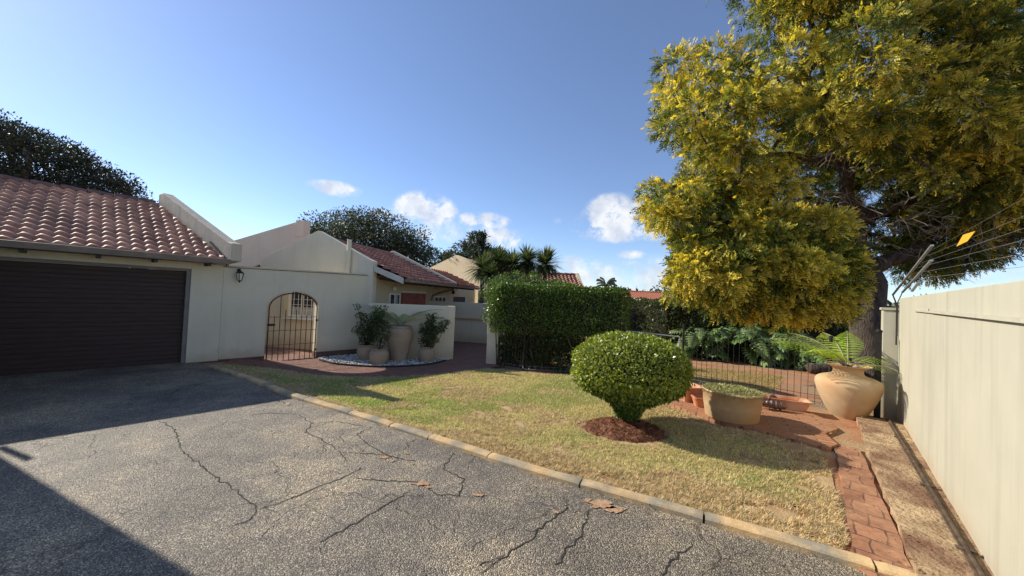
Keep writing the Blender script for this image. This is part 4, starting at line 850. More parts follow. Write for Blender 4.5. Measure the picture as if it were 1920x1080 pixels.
# loose shaded growth under it
def clump_leaves(name, pts, rad, per, size, cols, wts, parent, mat='leaf', flat=.9, asp=.5, up=.2):
    P = []; D = []
    for c, r in zip(pts, rad):
        k = int(per*(r/np.mean(rad))**2); d = rand_dirs(k); rr = r*rng.uniform(.45, 1.05, (k, 1)); P.append(np.array(c)+d*rr*[1, 1, flat]); D.append(d)
    P = np.concatenate(P); D = np.concatenate(D); k = len(P); Dr = unit(D*.7+rand_dirs(k)*.8+[0, 0, up]); N_ = unit(D+rand_dirs(k)*.8+[0, 0, .4]); ln = rng.uniform(.7, 1.35, k)*size
    V, F = leaves(P, Dr, N_, ln, ln*asp); return npmesh('foliage' if name is None else name, V, F, M[mat], parent, np.repeat(palette(cols, wts, k, .2), 4, 0))
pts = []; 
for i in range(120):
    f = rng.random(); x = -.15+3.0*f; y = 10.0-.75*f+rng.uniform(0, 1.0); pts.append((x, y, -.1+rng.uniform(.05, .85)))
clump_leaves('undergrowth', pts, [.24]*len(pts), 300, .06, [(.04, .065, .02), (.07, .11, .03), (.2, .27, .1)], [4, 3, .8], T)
# rear hedges and dark garden backdrop
hedge('garden_hedge', [AT(1178, 600, 15)[:2], AT(1250, 600, 13.6)[:2], AT(1325, 600, 13.2)[:2], AT(1345, 600, 14.6)[:2], AT(1250, 600, 16.5)[:2], AT(1170, 600, 17)[:2]], .1, 1.78, 12000, .09, [(.08, .12, .035), (.13, .18, .05), (.2, .13, .07), (.04, .07, .02)], [4, 2, 1.2, 3], 'rounded mixed green and brown hedge beyond the garden gate', stems=4, bulge=.22)
hedge('screening_hedge', [(7.0, 14.6), (9, 14.2), (12, 14.3), (15, 14.8), (15, 16.6), (7, 16.6)], .0, 2.3, 14000, .11, [(.03, .05, .015), (.05, .08, .025), (.10, .13, .04)], [4, 3, 1], 'dark hedge behind the golden tree and large leaved plants', stems=5, bulge=.3)

# round bush with mulch ring
BU = np.array([1.70, 5.27, 0.])
def round_bush():
    T = thing('round_bush', BU, 'ball-clipped bright green bush on a short leafy stem in red mulch', 'bush')
    n = 21000; d = rand_dirs(n*2); d = d[d[:, 2] > -.88][:n]; n = len(d)
    R3 = np.array([.80, .76, .475]); cz = .79
    low = d[:, 2] < -.1
    r = 1-rng.exponential(.055, n); r = np.clip(r, .5, 1)+(rng.random(n) < .012)*rng.uniform(.02, .09, n); r = r*(1+.085*(fbm(d[:, 0]*2+d[:, 2], d[:, 1]*2-d[:, 2], 2)-.5)*2)
    P = d*r[:, None]*R3+[0, 0, cz]+BU
    k2 = 7500; zz = .05+.5*rng.random(k2)**.7; rad = np.interp(zz, [.05, .12, .2, .32, .45, .55], [.10, .12, .15, .24, .46, .64]); an = rng.uniform(0, 6.28, k2); rr = rad*(1-rng.exponential(.14, k2))*(1+.2*(vnoise(an*1.3, zz*6)-.5)); P2 = np.stack([np.cos(an)*rr, np.sin(an)*rr, zz], 1)+BU; d2 = unit(np.stack([np.cos(an), np.sin(an), -.25+0*an], 1))
    P = np.concatenate([P, P2]); d = np.concatenate([d, d2]); k = len(P); under = d[:, 2] < -.15
    D = unit(d*.55+rand_dirs(k)*.75+np.where(under, -.45, .25)[:, None]*[0, 0, 1]); N_ = unit(d+rand_dirs(k)*.75+[0, 0, .2]); ln = rng.uniform(.7, 1.25, k)*np.where(under, .058, .042)
    V, F = leaves(P, D, N_, ln, ln*.48, .2)
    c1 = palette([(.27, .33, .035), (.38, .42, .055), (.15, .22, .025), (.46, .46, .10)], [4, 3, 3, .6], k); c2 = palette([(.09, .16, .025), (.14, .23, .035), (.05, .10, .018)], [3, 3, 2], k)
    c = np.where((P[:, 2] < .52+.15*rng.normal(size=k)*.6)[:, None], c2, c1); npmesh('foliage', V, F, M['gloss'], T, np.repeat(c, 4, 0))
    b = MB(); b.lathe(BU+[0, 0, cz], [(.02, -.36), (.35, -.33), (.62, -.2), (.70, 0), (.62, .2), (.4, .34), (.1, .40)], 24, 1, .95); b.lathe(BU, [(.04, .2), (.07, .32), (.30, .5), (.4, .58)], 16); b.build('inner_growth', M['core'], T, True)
    b = MB()
    for i in range(9):
        an = i*.7; r0 = .05; MB().tube([BU+[math.cos(an)*r0, math.sin(an)*r0, -.05], BU+[math.cos(an)*.07, math.sin(an)*.07, .2], BU+[math.cos(an)*.3, math.sin(an)*.3, .55]], [.022, .018, .01], 6).build('stem', M['bark'], T)
round_bush()
def mulch():
    c = np.array([1.57, 5.0]); out = [(c[0]+.60*math.cos(a)*(1+.05*math.sin(5*a)), c[1]+.50*math.sin(a)*(1+.05*math.cos(4*a))) for a in np.linspace(0, 2*math.pi, 40, endpoint=False)]
    def zf(x, y): r = np.hypot((x-c[0])/.6, (y-c[1])/.5); return .02-.035*ss((r-.75)/.2)+.07*ss((1-r)/.7)+.05*(fbm(x, y, 9)-.5)+.025*(vnoise(x, y, 30)-.5)
    o = region('mulch_bed', out, .0, M['mulch'], .03, zf=zf)
    n = 2600; a = rng.uniform(0, 6.28, n); r = np.sqrt(rng.random(n))*.93; x = c[0]+.6*r*np.cos(a); y = c[1]+.5*r*np.sin(a); z = zf(x, y)+.004
    P = np.stack([x, y, z], 1); V, F = leaves(P, rand_dirs(n)*[1, 1, .35], rand_dirs(n)*.4+[0, 0, 1], rng.uniform(.012, .034, n), rng.uniform(.008, .02, n), .3)
    o = npmesh('mulch_chips', V, F, M['grass'], None, np.repeat(palette([(.20, .08, .04), (.32, .15, .08), (.10, .04, .02), (.45, .28, .16)], [4, 3, 3, .6], n), 4, 0)); tag(o, 'red brown bark mulch chips around the foot of the round bush', 'mulch', kind='stuff')
    return out
MUL = mulch()

# grass
def grass():
    b = np.array(LAWN); N = 560000; x = rng.uniform(b[:, 0].min(), b[:, 0].max(), N); y = rng.uniform(b[:, 1].min(), b[:, 1].max(), N)
    dist = np.hypot(x, y); keep = inpoly(x, y, LAWN) & ~inpoly(x, y, MUL) & (rng.random(N) < np.clip(1.3-dist*.06, .5, 1)); x, y = x[keep], y[keep]
    ek = edged(x, y, [tuple(p) for p in KO]); er = edged(x, y, [tuple(p) for p in lawn_right[:7]]); ef = edged(x, y, [tuple(p) for p in lawn_right[5:]]); ep = edged(x, y, [tuple(p) for p in patio_edge])
    g = fbm(x, y, .9); g2 = fbm(x+20, y+5, 3.2)
    wk = np.interp(x, [-5, -1, 2, 3], [.20, .34, .62, .8])
    dry = np.clip(1.25-ek/wk, 0, 1)+np.clip(1.2-er/.5, 0, 1)+np.clip(1-ef/.22, 0, 1)*.8+.4*np.clip(1-ep/.1, 0, 1)
    dry = np.clip(dry+(g2-.5)*.9*(dry > .02)+.6*ss((fbm(x-9, y+4, 1.6)-.52)/.15)+.07, 0, 1)
    bare = fbm(x+3, y-8, 5.0); sp = (dry > .5) & (bare > .64) ; x, y, dry, g, g2, ek = [q[~sp] for q in (x, y, dry, g, g2, ek)]
    ex = np.concatenate([np.where((dry > .5) & (ek < 1.))[0]]*2); x, y, dry, g, g2, ek = [np.concatenate([q, q[ex]+(rng.normal(0, .02, len(ex)) if i < 2 else 0)]) for i, q in enumerate((x, y, dry, g, g2, ek))]
    kk = inpoly(x, y, LAWN) & ~inpoly(x, y, MUL); x, y, dry, g, g2, ek = [q[kk] for q in (x, y, dry, g, g2, ek)]
    n = len(x); isd = rng.random(n) < dry; green = ss((g-.42)/.22)*.68+.2*ss((g2-.45)/.3); gr = rng.random(n) < green
    h = rng.uniform(.012, .030, n); h = np.where(isd, rng.uniform(.02, .055, n), h); tilt = np.where(isd, rng.uniform(.9, 2.6, n), rng.uniform(.2, 1.1, n))
    an = rng.uniform(0, 6.28, n); D = unit(np.stack([np.cos(an)*tilt, np.sin(an)*tilt, np.ones(n)], 1)); S = np.stack([-np.sin(an), np.cos(an), np.zeros(n)], 1); w = rng.uniform(.0022, .0045, n)*(1+np.hypot(x, y)*.09)
    P = np.stack([x, y, gz(x, y)+.004+.018*(fbm(x, y, 3)-.5)], 1)
    V = np.stack([P-S*w[:, None], P+S*w[:, None], P+D*h[:, None]*1.3], 1).reshape(-1, 3); F = np.arange(3*n).reshape(n, 3)
    cd = palette([(.66, .52, .30), (.78, .64, .38), (.48, .33, .19), (.85, .72, .46)], [4, 3, 2, 1.2], n); cy = palette([(.66, .60, .30), (.76, .69, .38), (.55, .51, .24)], [3, 2, 2], n); cg = palette([(.36, .44, .13), (.28, .36, .10), (.45, .52, .18)], [3, 2, 2], n)
    c = np.where(isd[:, None], cd, np.where(gr[:, None], cg, cy))
    patch = np.exp(-(((x+1.9)/.75)**2+((y-6.05)/.35)**2)); m = (rng.random(n) < patch*.9) & ~isd; c[m] = palette([(.25, .42, .07), (.33, .50, .09)], [1, 1], m.sum())
    o = npmesh('lawn_grass', V, F, M['grass'], None, np.repeat(c, 3, 0)); tag(o, 'short green and straw coloured grass between driveway and brick patio', 'grass', kind='stuff')
    # grass beyond the fence
    x = rng.uniform(3.2, 9, 60000); y = rng.uniform(7.2, 13, 60000); q = np.hypot((x-5.2)/2.6, (y-9.6)/1.6)+.5*(fbm(x, y, 1.2)-.5); a_ = x*dA[0]+y*dA[1]; m = (q < 1) & (a_ > 8.5) & (x*nA[0]+y*nA[1] < -1.0); x, y = x[m], y[m]; n = len(x)
    an = rng.uniform(0, 6.28, n); h = rng.uniform(.02, .04, n); D = np.stack([np.cos(an)*.6, np.sin(an)*.6, np.ones(n)], 1); S = np.stack([-np.sin(an), np.cos(an), 0*an], 1)*.006; P = np.stack([x, y, gz(x, y)-.03], 1)
    V = np.stack([P-S, P+S, P+D*h[:, None]*1.2], 1).reshape(-1, 3); o = npmesh('garden_grass', V, np.arange(3*n).reshape(n, 3), M['grass'], None, np.repeat(palette([(.5, .4, .18), (.36, .34, .12), (.6, .48, .26)], [3, 2, 2], n), 3, 0)); tag(o, 'thin dry grass patch on red soil beyond the wire fence', 'grass', kind='stuff')
grass()

def litter():
    n = 420; P = []
    for i in range(n):
        k = rng.random()
        if k < .45: q = KO[rng.integers(len(KO)-6)]+rng.normal(0, .16, 2)
        elif k < .75: q = A(rng.uniform(3.6, 8.3), rng.uniform(-.9, .5))[:2]
        else: q = np.array([rng.uniform(-2.5, 3.4), rng.uniform(3.5, 7.5)])
        P.append([q[0], q[1], .035 if q@nA[:2] > -.9 and q@dA[:2] > 3.5 else .02+float(gz(q[0], q[1]))+.012])
    P = np.array(P); P[:, 2] += .03*(P@nA > .3)*(P@dA > 1.2)*1.8; V, F = leaves(P, rand_dirs(n)*[1, 1, .25], rand_dirs(n)*.5+[0, 0, 1], rng.uniform(.015, .045, n), rng.uniform(.008, .02, n), .4)
    o = npmesh('leaf_litter', V, F, M['grass'], None, np.repeat(palette([(.35, .2, .1), (.5, .36, .2), (.2, .1, .05), (.55, .42, .12)], [3, 3, 2, 1], n), 4, 0)); tag(o, 'small dry fallen leaves and chips scattered along kerb, lawn and brick path', 'leaves', kind='stuff')
litter()
# ---- ferns
def frond_curve(base, az, L, rise, droop, n=26):
    pts = []; p = np.array(base, float); el = rise; d = np.array([math.cos(az), math.sin(az), 0])
    for i in range(n+1):
        pts.append(p.copy()); e_ = el-(droop*(i/n)**1.15); p = p+(d*math.cos(e_)+Z*math.sin(e_))*L/n
    return np.array(pts)
def tree_fern(base, specs, T, cols, wts, lw=.235, start=.26):
    Vs = []; Cs = []; rb = MB()
    for az, L, rise, droop in specs:
        c = frond_curve(base, az, L, rise, droop, 30); rb.tube(list(c), list(np.linspace(.012, .003, len(c))), 6); fcol = palette(cols, wts, 1, .1)[0]
        side = np.array([-math.sin(az), math.cos(az), 0]); i0 = int(start*30)
        for fi in np.linspace(i0, 29.6, 14):
            for half in (0,):
                i = int(fi); p = c[i]+(c[i+1]-c[i])*(fi-i); f = (fi-i0)/(30-i0); pl = lw*L*(math.sin(math.pi*min(1, f*.88+.16))**.75)
                t = unit(c[min(i+1, 30)]-c[i]); upn = np.cross(side, t) if np.cross(side, t)[2] > 0 else -np.cross(side, t)
                for sg in (1, -1):
                    dr = unit(side*sg+t*.45-upn*.12); m = max(4, int(pl/.012)); q = np.linspace(.04, 1, m)[:, None]
                    P = p+dr*q*pl-upn*.32*pl*q**2;  ll = .019*(1-.5*q[:, 0])*L/1.1+.005
                    w = unit(np.cross(dr, upn))
                    for s2 in (1, -1):
                        k = len(P); V, F = leaves(P, np.tile(w*s2+dr*.35, (k, 1))+rng.normal(0, .08, (k, 3)), np.tile(upn, (k, 1)), ll, np.full(k, .018*L), .05)
                        Vs.append(V); Cs.append(np.tile(np.clip(fcol*(1+rng.normal(0, .1)), 0, 1), (len(V), 1)))
    V = np.concatenate(Vs); npmesh('frond', V, np.arange(len(V)).reshape(-1, 4), M['fern'], T, np.concatenate(Cs)); rb.build('frond_stalk', M['twig'], T, True)
def pot(name, c, prof, label, mat='clay', group=None, n=44, sx=1, sy=1, lip=None, cat='pot', soilz=None):
    T = thing(name, c, label, cat, group); h = prof[-1][1]; r = prof[-1][0]; th = .028
    if len(prof) > 8 and name != 'oval_tub': prof = [tuple(p) for p in smooth_line(prof, 4)]
    # walls with an inner face
    inner = [(max(.02, rr-th), zz) for rr, zz in prof[::-1] if zz > h*.55]
    b = MB(); full = prof+[(r-th*.4, h+.006)]+inner; b.lathe(c, full, n, sx, sy); b.build('body', M[mat], T, True)
    sz = soilz if soilz is not None else h-.06; rs = np.interp(sz, [p[1] for p in prof], [p[0] for p in prof])-th*.8
    s = MB(); s.lathe(c, [(rs, sz-.01), (rs*.9, sz), (rs*.3, sz+.012)], 20, sx, sy); s.build('soil', M['potsoil'], T); return T
VB = G(1588, 781, 0.0); VB[2] = 0.0
pot('large_vase', VB, [(.19, -.02), (.215, .02), (.265, .10), (.335, .24), (.39, .38), (.418, .48), (.425, .55), (.405, .605), (.34, .645), (.25, .672), (.205, .70), (.19, .745), (.205, .785), (.25, .815), (.29, .83), (.295, .84)], 'huge round shouldered cream clay vase beside the boundary wall', 'clay', soilz=.76, cat='vase', n=56)
T = thing('tree_fern', VB+[0, 0, .77], 'bright green tree fern growing from the huge clay vase', 'fern')
FG = [(.50, .68, .09), (.58, .74, .14), (.40, .58, .07)]
tree_fern(VB+[0, 0, .76], [(R_(184), 1.45, R_(40), R_(52)), (R_(160), 1.25, R_(50), R_(66)), (R_(205), 1.2, R_(42), R_(58)), (R_(50), .95, R_(66), R_(54)), (R_(12), .95, R_(44), R_(82)), (R_(120), 1.05, R_(58), R_(62)), (R_(-25), .75, R_(34), R_(80)), (R_(194), .9, R_(60), R_(85)), (R_(75), 1.0, R_(62), R_(60))], T, FG, [3, 3, 2])
b = MB(); b.tube([VB+[0, 0, .74], VB+[.01, 0, .84]], [.06, .045], 8); b.build('crown_stub', M['bark'], T)
TB = G(1371, 782, .045); TB[2] = .045
T = pot('oval_tub', TB, [(.345, 0), (.355, .01), (.375, .17), (.378, .175), (.378, .185), (.38, .19), (.395, .38), (.41, .385), (.41, .405)], 'wide cream clay tub filled with dry straw coloured plants', 'clay', soilz=.37, cat='tub', n=56)
n = 5200; a = rng.uniform(0, 6.28, n); r = np.sqrt(rng.random(n))*.39; P = np.stack([TB[0]+r*np.cos(a), TB[1]+r*np.sin(a), TB[2]+.38+.035*(1-(r/.39)**2)+rng.uniform(0, .02, n)], 1)
out = np.stack([np.cos(a), np.sin(a), 0*a], 1)*(r > .34)[:, None]; V, F = leaves(P, rand_dirs(n)*[1, 1, .45]+out*.9, rand_dirs(n)+[0, 0, .8], rng.uniform(.03, .075, n), rng.uniform(.007, .016, n), .1)
T2 = thing('dry_plant', TB+[0, 0, .38], 'matted dry succulent growth spilling over the wide cream tub', 'plant')
npmesh('foliage', V, F, M['grass'], T2, np.repeat(palette([(.46, .42, .20), (.30, .33, .12), (.58, .50, .30), (.20, .22, .08)], [4, 3, 2, 1.5], n), 4, 0))
def box_planter(name, c, lx, ly, h, ang, taper, label, group='terracotta planters on the brick platform', rim=.03, soil=False):
    T = thing(name, c, label, 'planter', group); ca, sa = math.cos(ang), math.sin(ang)
    def P(x, y, z): return np.array([c[0]+x*ca-y*sa, c[1]+x*sa+y*ca, c[2]+z])
    k = .16
    def ring(x, y, z): return [P(sx*x*(1-k*cx), sy*y*(1-k*cy), z) for sx, sy, cx, cy in ((-1, -1, 0, 1), (-1, -1, 1, 0), (1, -1, 1, 0), (1, -1, 0, 1), (1, 1, 0, 1), (1, 1, 1, 0), (-1, 1, 1, 0), (-1, 1, 0, 1))]
    def loft(rings, name_, mat):
        b = MB(); vs = [v for r in rings for v in r]; n = 8; fs = [(i*n+j, i*n+(j+1) % n, (i+1)*n+(j+1) % n, (i+1)*n+j) for i in range(len(rings)-1) for j in range(n)]; fs += [tuple(range(n-1, -1, -1)), tuple((len(rings)-1)*n+j for j in range(n))]; b.add(vs, fs); return b.build(name_, mat, T)
    x, y = lx/2, ly/2; r0 = ring(x*taper, y*taper, 0); t = .03
    loft([r0, ring(x*.97, y*.97, h-rim), ring(x*1.04, y*1.04, h-rim+.003), ring(x*1.05, y*1.05, h), ring(x*1.05-t, y*1.05-t, h), ring(x*.95-t, y*.95-t, h-.04), ring((x*taper+.02)*.9, (y*taper+.02)*.9, .05)], 'body', M['terracotta'])
    if soil: loft([ring(x*.9-t, y*.9-t, h*.5), ring(x*.88-t, y*.88-t, h*.52)], 'soil', M['potsoil'])
q = G(1291, 755, .0); box_planter('square_planter', q+[0, .02, .03], .42, .42, .27, R_(10), .72, 'tall square terracotta planter half hidden behind the round bush')
q = G(1320, 768, .0); box_planter('small_planter', q+[0, .03, .04], .32, .26, .16, R_(-12), .75, 'smallest terracotta planter tucked left of the cream tub')
q = G(1463, 772, .0); box_planter('long_planter', q+[.08, .12, .04], .78, .34, .17, R_(-24), .82, 'long low terracotta trough between the tub and the huge vase')
# metal ornament: ribbed bird lying between tub and trough
def ornament():
    c = G(1447, 768, .04)+[0.02, -.06, .10]; T = thing('metal_ornament', c, 'rusty ribbed metal bird ornament between cream tub and terracotta trough', 'ornament'); ax = unit(np.array([.92, -.35, -.12]))
    b = MB(); ts = np.linspace(-.15, .15, 25); pts = [c+ax*t for t in ts]; rad = [max(.008, .072*math.sqrt(max(0, 1-(t/.155)**2))*(1+.13*math.cos(t*95))) for t in ts]; b.tube(pts, rad, 14); b.build('ribbed_body', M['ornament'], T, True)
    for s_ in (-.09, 0, .07): 
        MB().tube([c+ax*s_-Z*.03, c+ax*s_-Z*.09+[.0, -.02, 0], c+ax*s_-Z*.10+[.02, -.05, 0]], [.009, .007, .006], 6).build('leg', M['ornament'], T)
    h = c-ax*.03+np.array([-.02, .02, .13]); b = MB(); b.tube([c-ax*.10+Z*.03, c-ax*.09+Z*.10, h], [.02, .014, .014], 8); b.tube([h-[.03, 0, -.01], h, h+[.03, 0, 0], h+[.06, 0, -.012], h+[.09, 0, -.03]], [.008, .024, .026, .014, .004], 8); b.build('head', M['ornament'], T, True)
    b = MB(); 
    for i in range(60):
        p = c-ax*.17-Z*.06; e_ = rand_dirs(1)[0]; e_[2] = abs(e_[2]); b.bar(p, p+e_*.12, .006, .003)
    tag(b.build('dry_weed', M['grass'] if False else M['bark']), 'small dark dry weed between the cream tub and the metal ornament', 'plant')
ornament()

# ---- left pots
GP = 'planted clay pots on the pebble bed'
def smallpot(px, py, w, h, label):
    c = G(px, py, -.12); c[2] = -.13; R = w/2
    pot('clay_pot', c, [(R*.62, 0), (R*.72, .02), (R*.95, h*.35), (R, h*.55), (R*.97, h*.72), (R*.82, h*.88), (R*.80, h*.92), (R*.88, h*.96), (R*.88, h)], label, 'claydark', GP, n=36); return c+[0, 0, h-.06]
p1 = smallpot(685, 674, .44, .40, 'leftmost squat clay pot with a dark shrub against the courtyard wall')
p2 = smallpot(710, 682, .47, .39, 'front squat clay pot holding a thin bare twiggy plant')
p3 = smallpot(799, 677, .44, .40, 'rightmost squat clay pot with a leaning dark shrub by the low wall')
uc = G(747, 675, -.12); uc[2] = -.13
pot('tall_urn', uc, [(.20, 0), (.21, .02), (.27, .3), (.32, .55), (.345, .72), (.34, .80), (.29, .86), (.275, .875), (.30, .90), (.30, .92)], 'tall tapering clay urn with a fern, tallest of the potted group', 'claydark', GP, n=40)
T = thing('potted_fern', uc+[0, 0, .86], 'wide spreading fern with sunlit fronds in the tall clay urn', 'fern')
tree_fern(uc+[0, 0, .86], [(R_(8), 1.35, R_(52), R_(62)), (R_(172), 1.3, R_(56), R_(66)), (R_(195), 1.1, R_(50), R_(70)), (R_(140), 1.0, R_(62), R_(70)), (R_(40), 1.0, R_(60), R_(70)), (R_(-30), .9, R_(55), R_(75)), (R_(-110), .8, R_(58), R_(80)), (R_(90), .8, R_(66), R_(60))], T, [(.12, .19, .05), (.20, .30, .08), (.36, .48, .14)], [3, 3, 2])
def shrub(name, base, spread, height, n, label, cols, wts, lean=(0, 0), size=.065, nb=14, group=None, lr=.13, per=60):
    T = thing(name, base, label, 'shrub', group); b = MB(); pts = []
    for i in range(nb):
        an = rng.uniform(0, 6.28); f = rng.uniform(.45, 1)*height; rr = spread*rng.uniform(.25, 1); tip = np.array(base)+[math.cos(an)*rr+lean[0]*f, math.sin(an)*rr*.8+lean[1]*f, f]; mid = np.array(base)*.55+tip*.45+rng.normal(0, .04, 3)
        b.tube([base, mid, tip], [.012, .009, .004], 5); pts += [tip, mid*.35+tip*.65+rng.normal(0, .03, 3)]
        if rng.random() < .8: pts.append(mid+rng.normal(0, .06, 3))
    b.build('stem', M['bark'], T, True); clump_leaves(None, pts, [lr]*len(pts), per, size, cols, wts, T, 'leaf', asp=.4); return T
DK = [(.045, .07, .025), (.085, .125, .04), (.16, .22, .07)]
shrub('potted_shrub', p1, .52, 1.05, 0, 'dark bushy shrub in the leftmost clay pot', DK, [4, 3, 1], (.12, 0), nb=26, lr=.085, per=34, group='dark shrubs in clay pots')
shrub('potted_shrub', p3, .42, .88, 0, 'dark shrub leaning right in the rightmost clay pot', DK, [4, 3, 1], (.38, 0), nb=24, lr=.08, per=34, group='dark shrubs in clay pots')
T = shrub('twiggy_plant', p2, .26, .85, 0, 'thin nearly bare twiggy plant in the front clay pot', DK, [4, 3, 1], (.05, 0), nb=7, lr=.10, per=22)

# ---- generic tree builder
class Skel:
    def __init__(s, pts): s.p = [np.array(q, float) for q in pts]; s.par = [-1]+list(range(len(pts)-1)); s.w = [0.]*len(pts); s.free = len(pts)
    def grow(s, tgt, step, wig, minz=None, bias=.35):
        tgt = np.array(tgt, float); P = np.array(s.p); d = np.linalg.norm(P-tgt, axis=1)+bias*np.maximum(0, P[:, 2]-tgt[2])*2
        if minz is not None: d = d+(P[:, 2] < minz)*5
        i = int(np.argmin(d)); st = s.p[i]; L = np.linalg.norm(tgt-st); k = max(2, int(L/step)); sag = rng.normal(0, wig*.6, 3)
        prev = i
        for j in range(1, k+1):
            f = j/k; q = st+(tgt-st)*f+sag*math.sin(math.pi*f)*L*.5+rng.normal(0, wig*.25, 3)*step*(j < k)
            s.p.append(q); s.par.append(prev); s.w.append(0.); prev = len(s.p)-1
        q = prev
        while q >= 0: s.w[q] += 1; q = s.par[q]
        return prev
    def mesh(s, rmax, rmin=.012, e=.5, n=7):
        wm = max(s.w); R = [max(rmin, rmax*(max(w, .3)/wm)**e) for w in s.w]; V = []; F = []
        for i in range(1, len(s.p)):
            a, b_ = s.p[s.par[i]], s.p[i]; d = unit(b_-a); u = unit(np.cross(d, [.31, .17, .93])); v = np.cross(d, u); m = len(V)//1
            ra, rb_ = min(R[s.par[i]], R[i]*1.6), R[i]
            for (c, r) in ((a-d*ra*.3, ra), (b_, rb_)):
                for k in range(n): an = 2*math.pi*k/n; V.append(c+(u*math.cos(an)+v*math.sin(an))*r)
            F += [(m+k, m+(k+1) % n, m+n+(k+1) % n, m+n+k) for k in range(n)]
        return np.array(V), np.array(F)
def crown_points(poly, Y0, dY, n, minsep, edge=0, cx=None):
    """points spread through a crown whose outline is given by directions at distance Y0 and whose depth is dY at its middle"""
    xs = [p[0] for p in poly]; ys = [p[1] for p in poly]; out = []; tries = 0; ring = [tuple(p) for p in poly]+[tuple(poly[0])]; mx = None
    g = np.array([(x, y) for x in np.linspace(min(xs), max(xs), 14) for y in np.linspace(min(ys), max(ys), 14)]); mi = inpoly(g[:, 0], g[:, 1], poly); mx = edged(g[mi, 0], g[mi, 1], ring).max()
    while len(out) < n and tries < n*60:
        tries += 1; x = rng.uniform(min(xs), max(xs)); y = rng.uniform(min(ys), max(ys))
        if not inpoly(np.array([x]), np.array([y]), poly)[0]: continue
        e_ = float(edged(np.array([x]), np.array([y]), ring)[0]); 
        if e_ < edge: continue
        th = math.sqrt(max(0, 1-(1-min(1, e_/mx))**2)); sgn = rng.choice([-1, 1], p=[.62, .38]); Y = Y0+sgn*dY*th*rng.uniform(.45, 1)
        p = AT(x, y, Y)
        if out and min(np.linalg.norm(p-q) for q in out) < minsep: minsep *= .9985; continue
        out.append(p)
    return out
def leafy_tree(name, poly, Y0, dY, ncl, rcl, per, size, trunk, label, cols, wts, rmax=.25, mat='leaf', cat='tree', asp=.45, flat=.85, group=None, edge=6, step=.5):
    T = thing(name, trunk[0], label, cat, group); pts = crown_points(poly, Y0, dY, ncl, rcl*1.1, edge); sk = Skel(trunk); order = sorted(pts, key=lambda p: np.linalg.norm(p-np.array(trunk[-1])))
    for p in order: sk.grow(p, step, .35, bias=.3)
    V, F = sk.mesh(rmax); npmesh('trunk', V, F, M['bark'], T, smooth=True)
    clump_leaves('crown', pts, [rcl*rng.uniform(.75, 1.25) for _ in pts], per, size, cols, wts, T, mat, flat, asp); return T, pts, sk
DT = [(.016, .022, .012), (.03, .04, .02), (.05, .06, .035)]
leafy_tree('dark_tree', [(-60, 230), (0, 228), (20, 235), (40, 250), (95, 258), (130, 272), (175, 300), (200, 318), (245, 332), (262, 372), (250, 420), (-60, 420)], 15, 1.8, 95, .62, 420, .11, [(-15, 15, -.3), (-15, 15, 1.5), (-14.6, 15, 3.2)], 'large dark leafy tree rising behind the garage roof', DT, [4, 3, 1], .3)
MT = [(.05, .065, .035), (.085, .105, .055), (.13, .15, .085), (.03, .045, .025)]
leafy_tree('olive_tree', [(568, 412), (600, 402), (640, 405), (680, 400), (715, 402), (750, 418), (780, 432), (812, 455), (822, 490), (800, 530), (700, 545), (560, 500)], 34, 3.6, 105, 1.15, 420, .21, [(-12.5, 35, -.3), (-12.5, 35, 2), (-12.2, 35, 4)], 'broad grey green tree behind the cottage roof', MT, [3, 3, 1.2, 3], .35)
leafy_tree('small_tree', [(430, 520), (440, 505), (400, 480), (520, 470), (560, 500)], 24, 1.2, 8, .8, 200, .16, [(-16, 24, -.3), (-16, 24, 2)], 'small round tree behind the rear wing', MT, [3, 3, 1, 2], .15)
# feathery conifer
def conifer(name, px, py_top, py_bot, Y, rad, label, seed_cols, lean=0, h_extra=3):
    top = AT(px, py_top, Y); bot = np.array([top[0], top[1], -.3]); T = thing(name, bot, label, 'tree'); b = MB(); b.tube([bot, bot*.4+top*.6, top], [.2, .12, .02], 7); br = []; P = []; D = []
    H = top[2]-bot[2]
    for i in range(90):
        f = rng.uniform(.45, .99); z = bot[2]+H*f; an = rng.uniform(0, 6.28); L = rad*(1.08-f)*2.0*rng.uniform(.6, 1.3); e_ = np.array([math.cos(an), math.sin(an), rng.uniform(.05, .45)]); a_ = np.array([top[0], top[1], z]); c = a_+e_*L; b.tube([a_, c], [.03, .008], 4)
        k = int(60*L)+20; q = rng.uniform(.25, 1, k)[:, None]; P.append(a_+e_*L*q+rng.normal(0, .10, (k, 3))); D.append(unit(np.tile(e_, (k, 1))*.6+rand_dirs(k)))
    b.build('trunk', M['bark'], T); P = np.concatenate(P); D = np.concatenate(D); V, F = leaves(P, D, rand_dirs(len(P)), rng.uniform(.18, .38, len(P)), .07, .05); npmesh('crown', V, F, M['leaf'], T, np.repeat(palette(seed_cols, [3, 2], len(P)), 4, 0))
conifer('pine_tree', 897, 440, 520, 27, 2.6, 'dark feathery conifer standing between the sunlit gable and the palms', [(.03, .05, .03), (.06, .085, .05)])
conifer('pine_tree', 935, 470, 520, 29, 1.9, 'shorter conifer just behind the spiky shrubs', [(.03, .05, .03), (.06, .085, .05)])
conifer('pine_tree', 838, 476, 520, 30, 1.3, 'small conifer tip left of the sunlit gable', [(.03, .05, .03), (.06, .085, .05)])
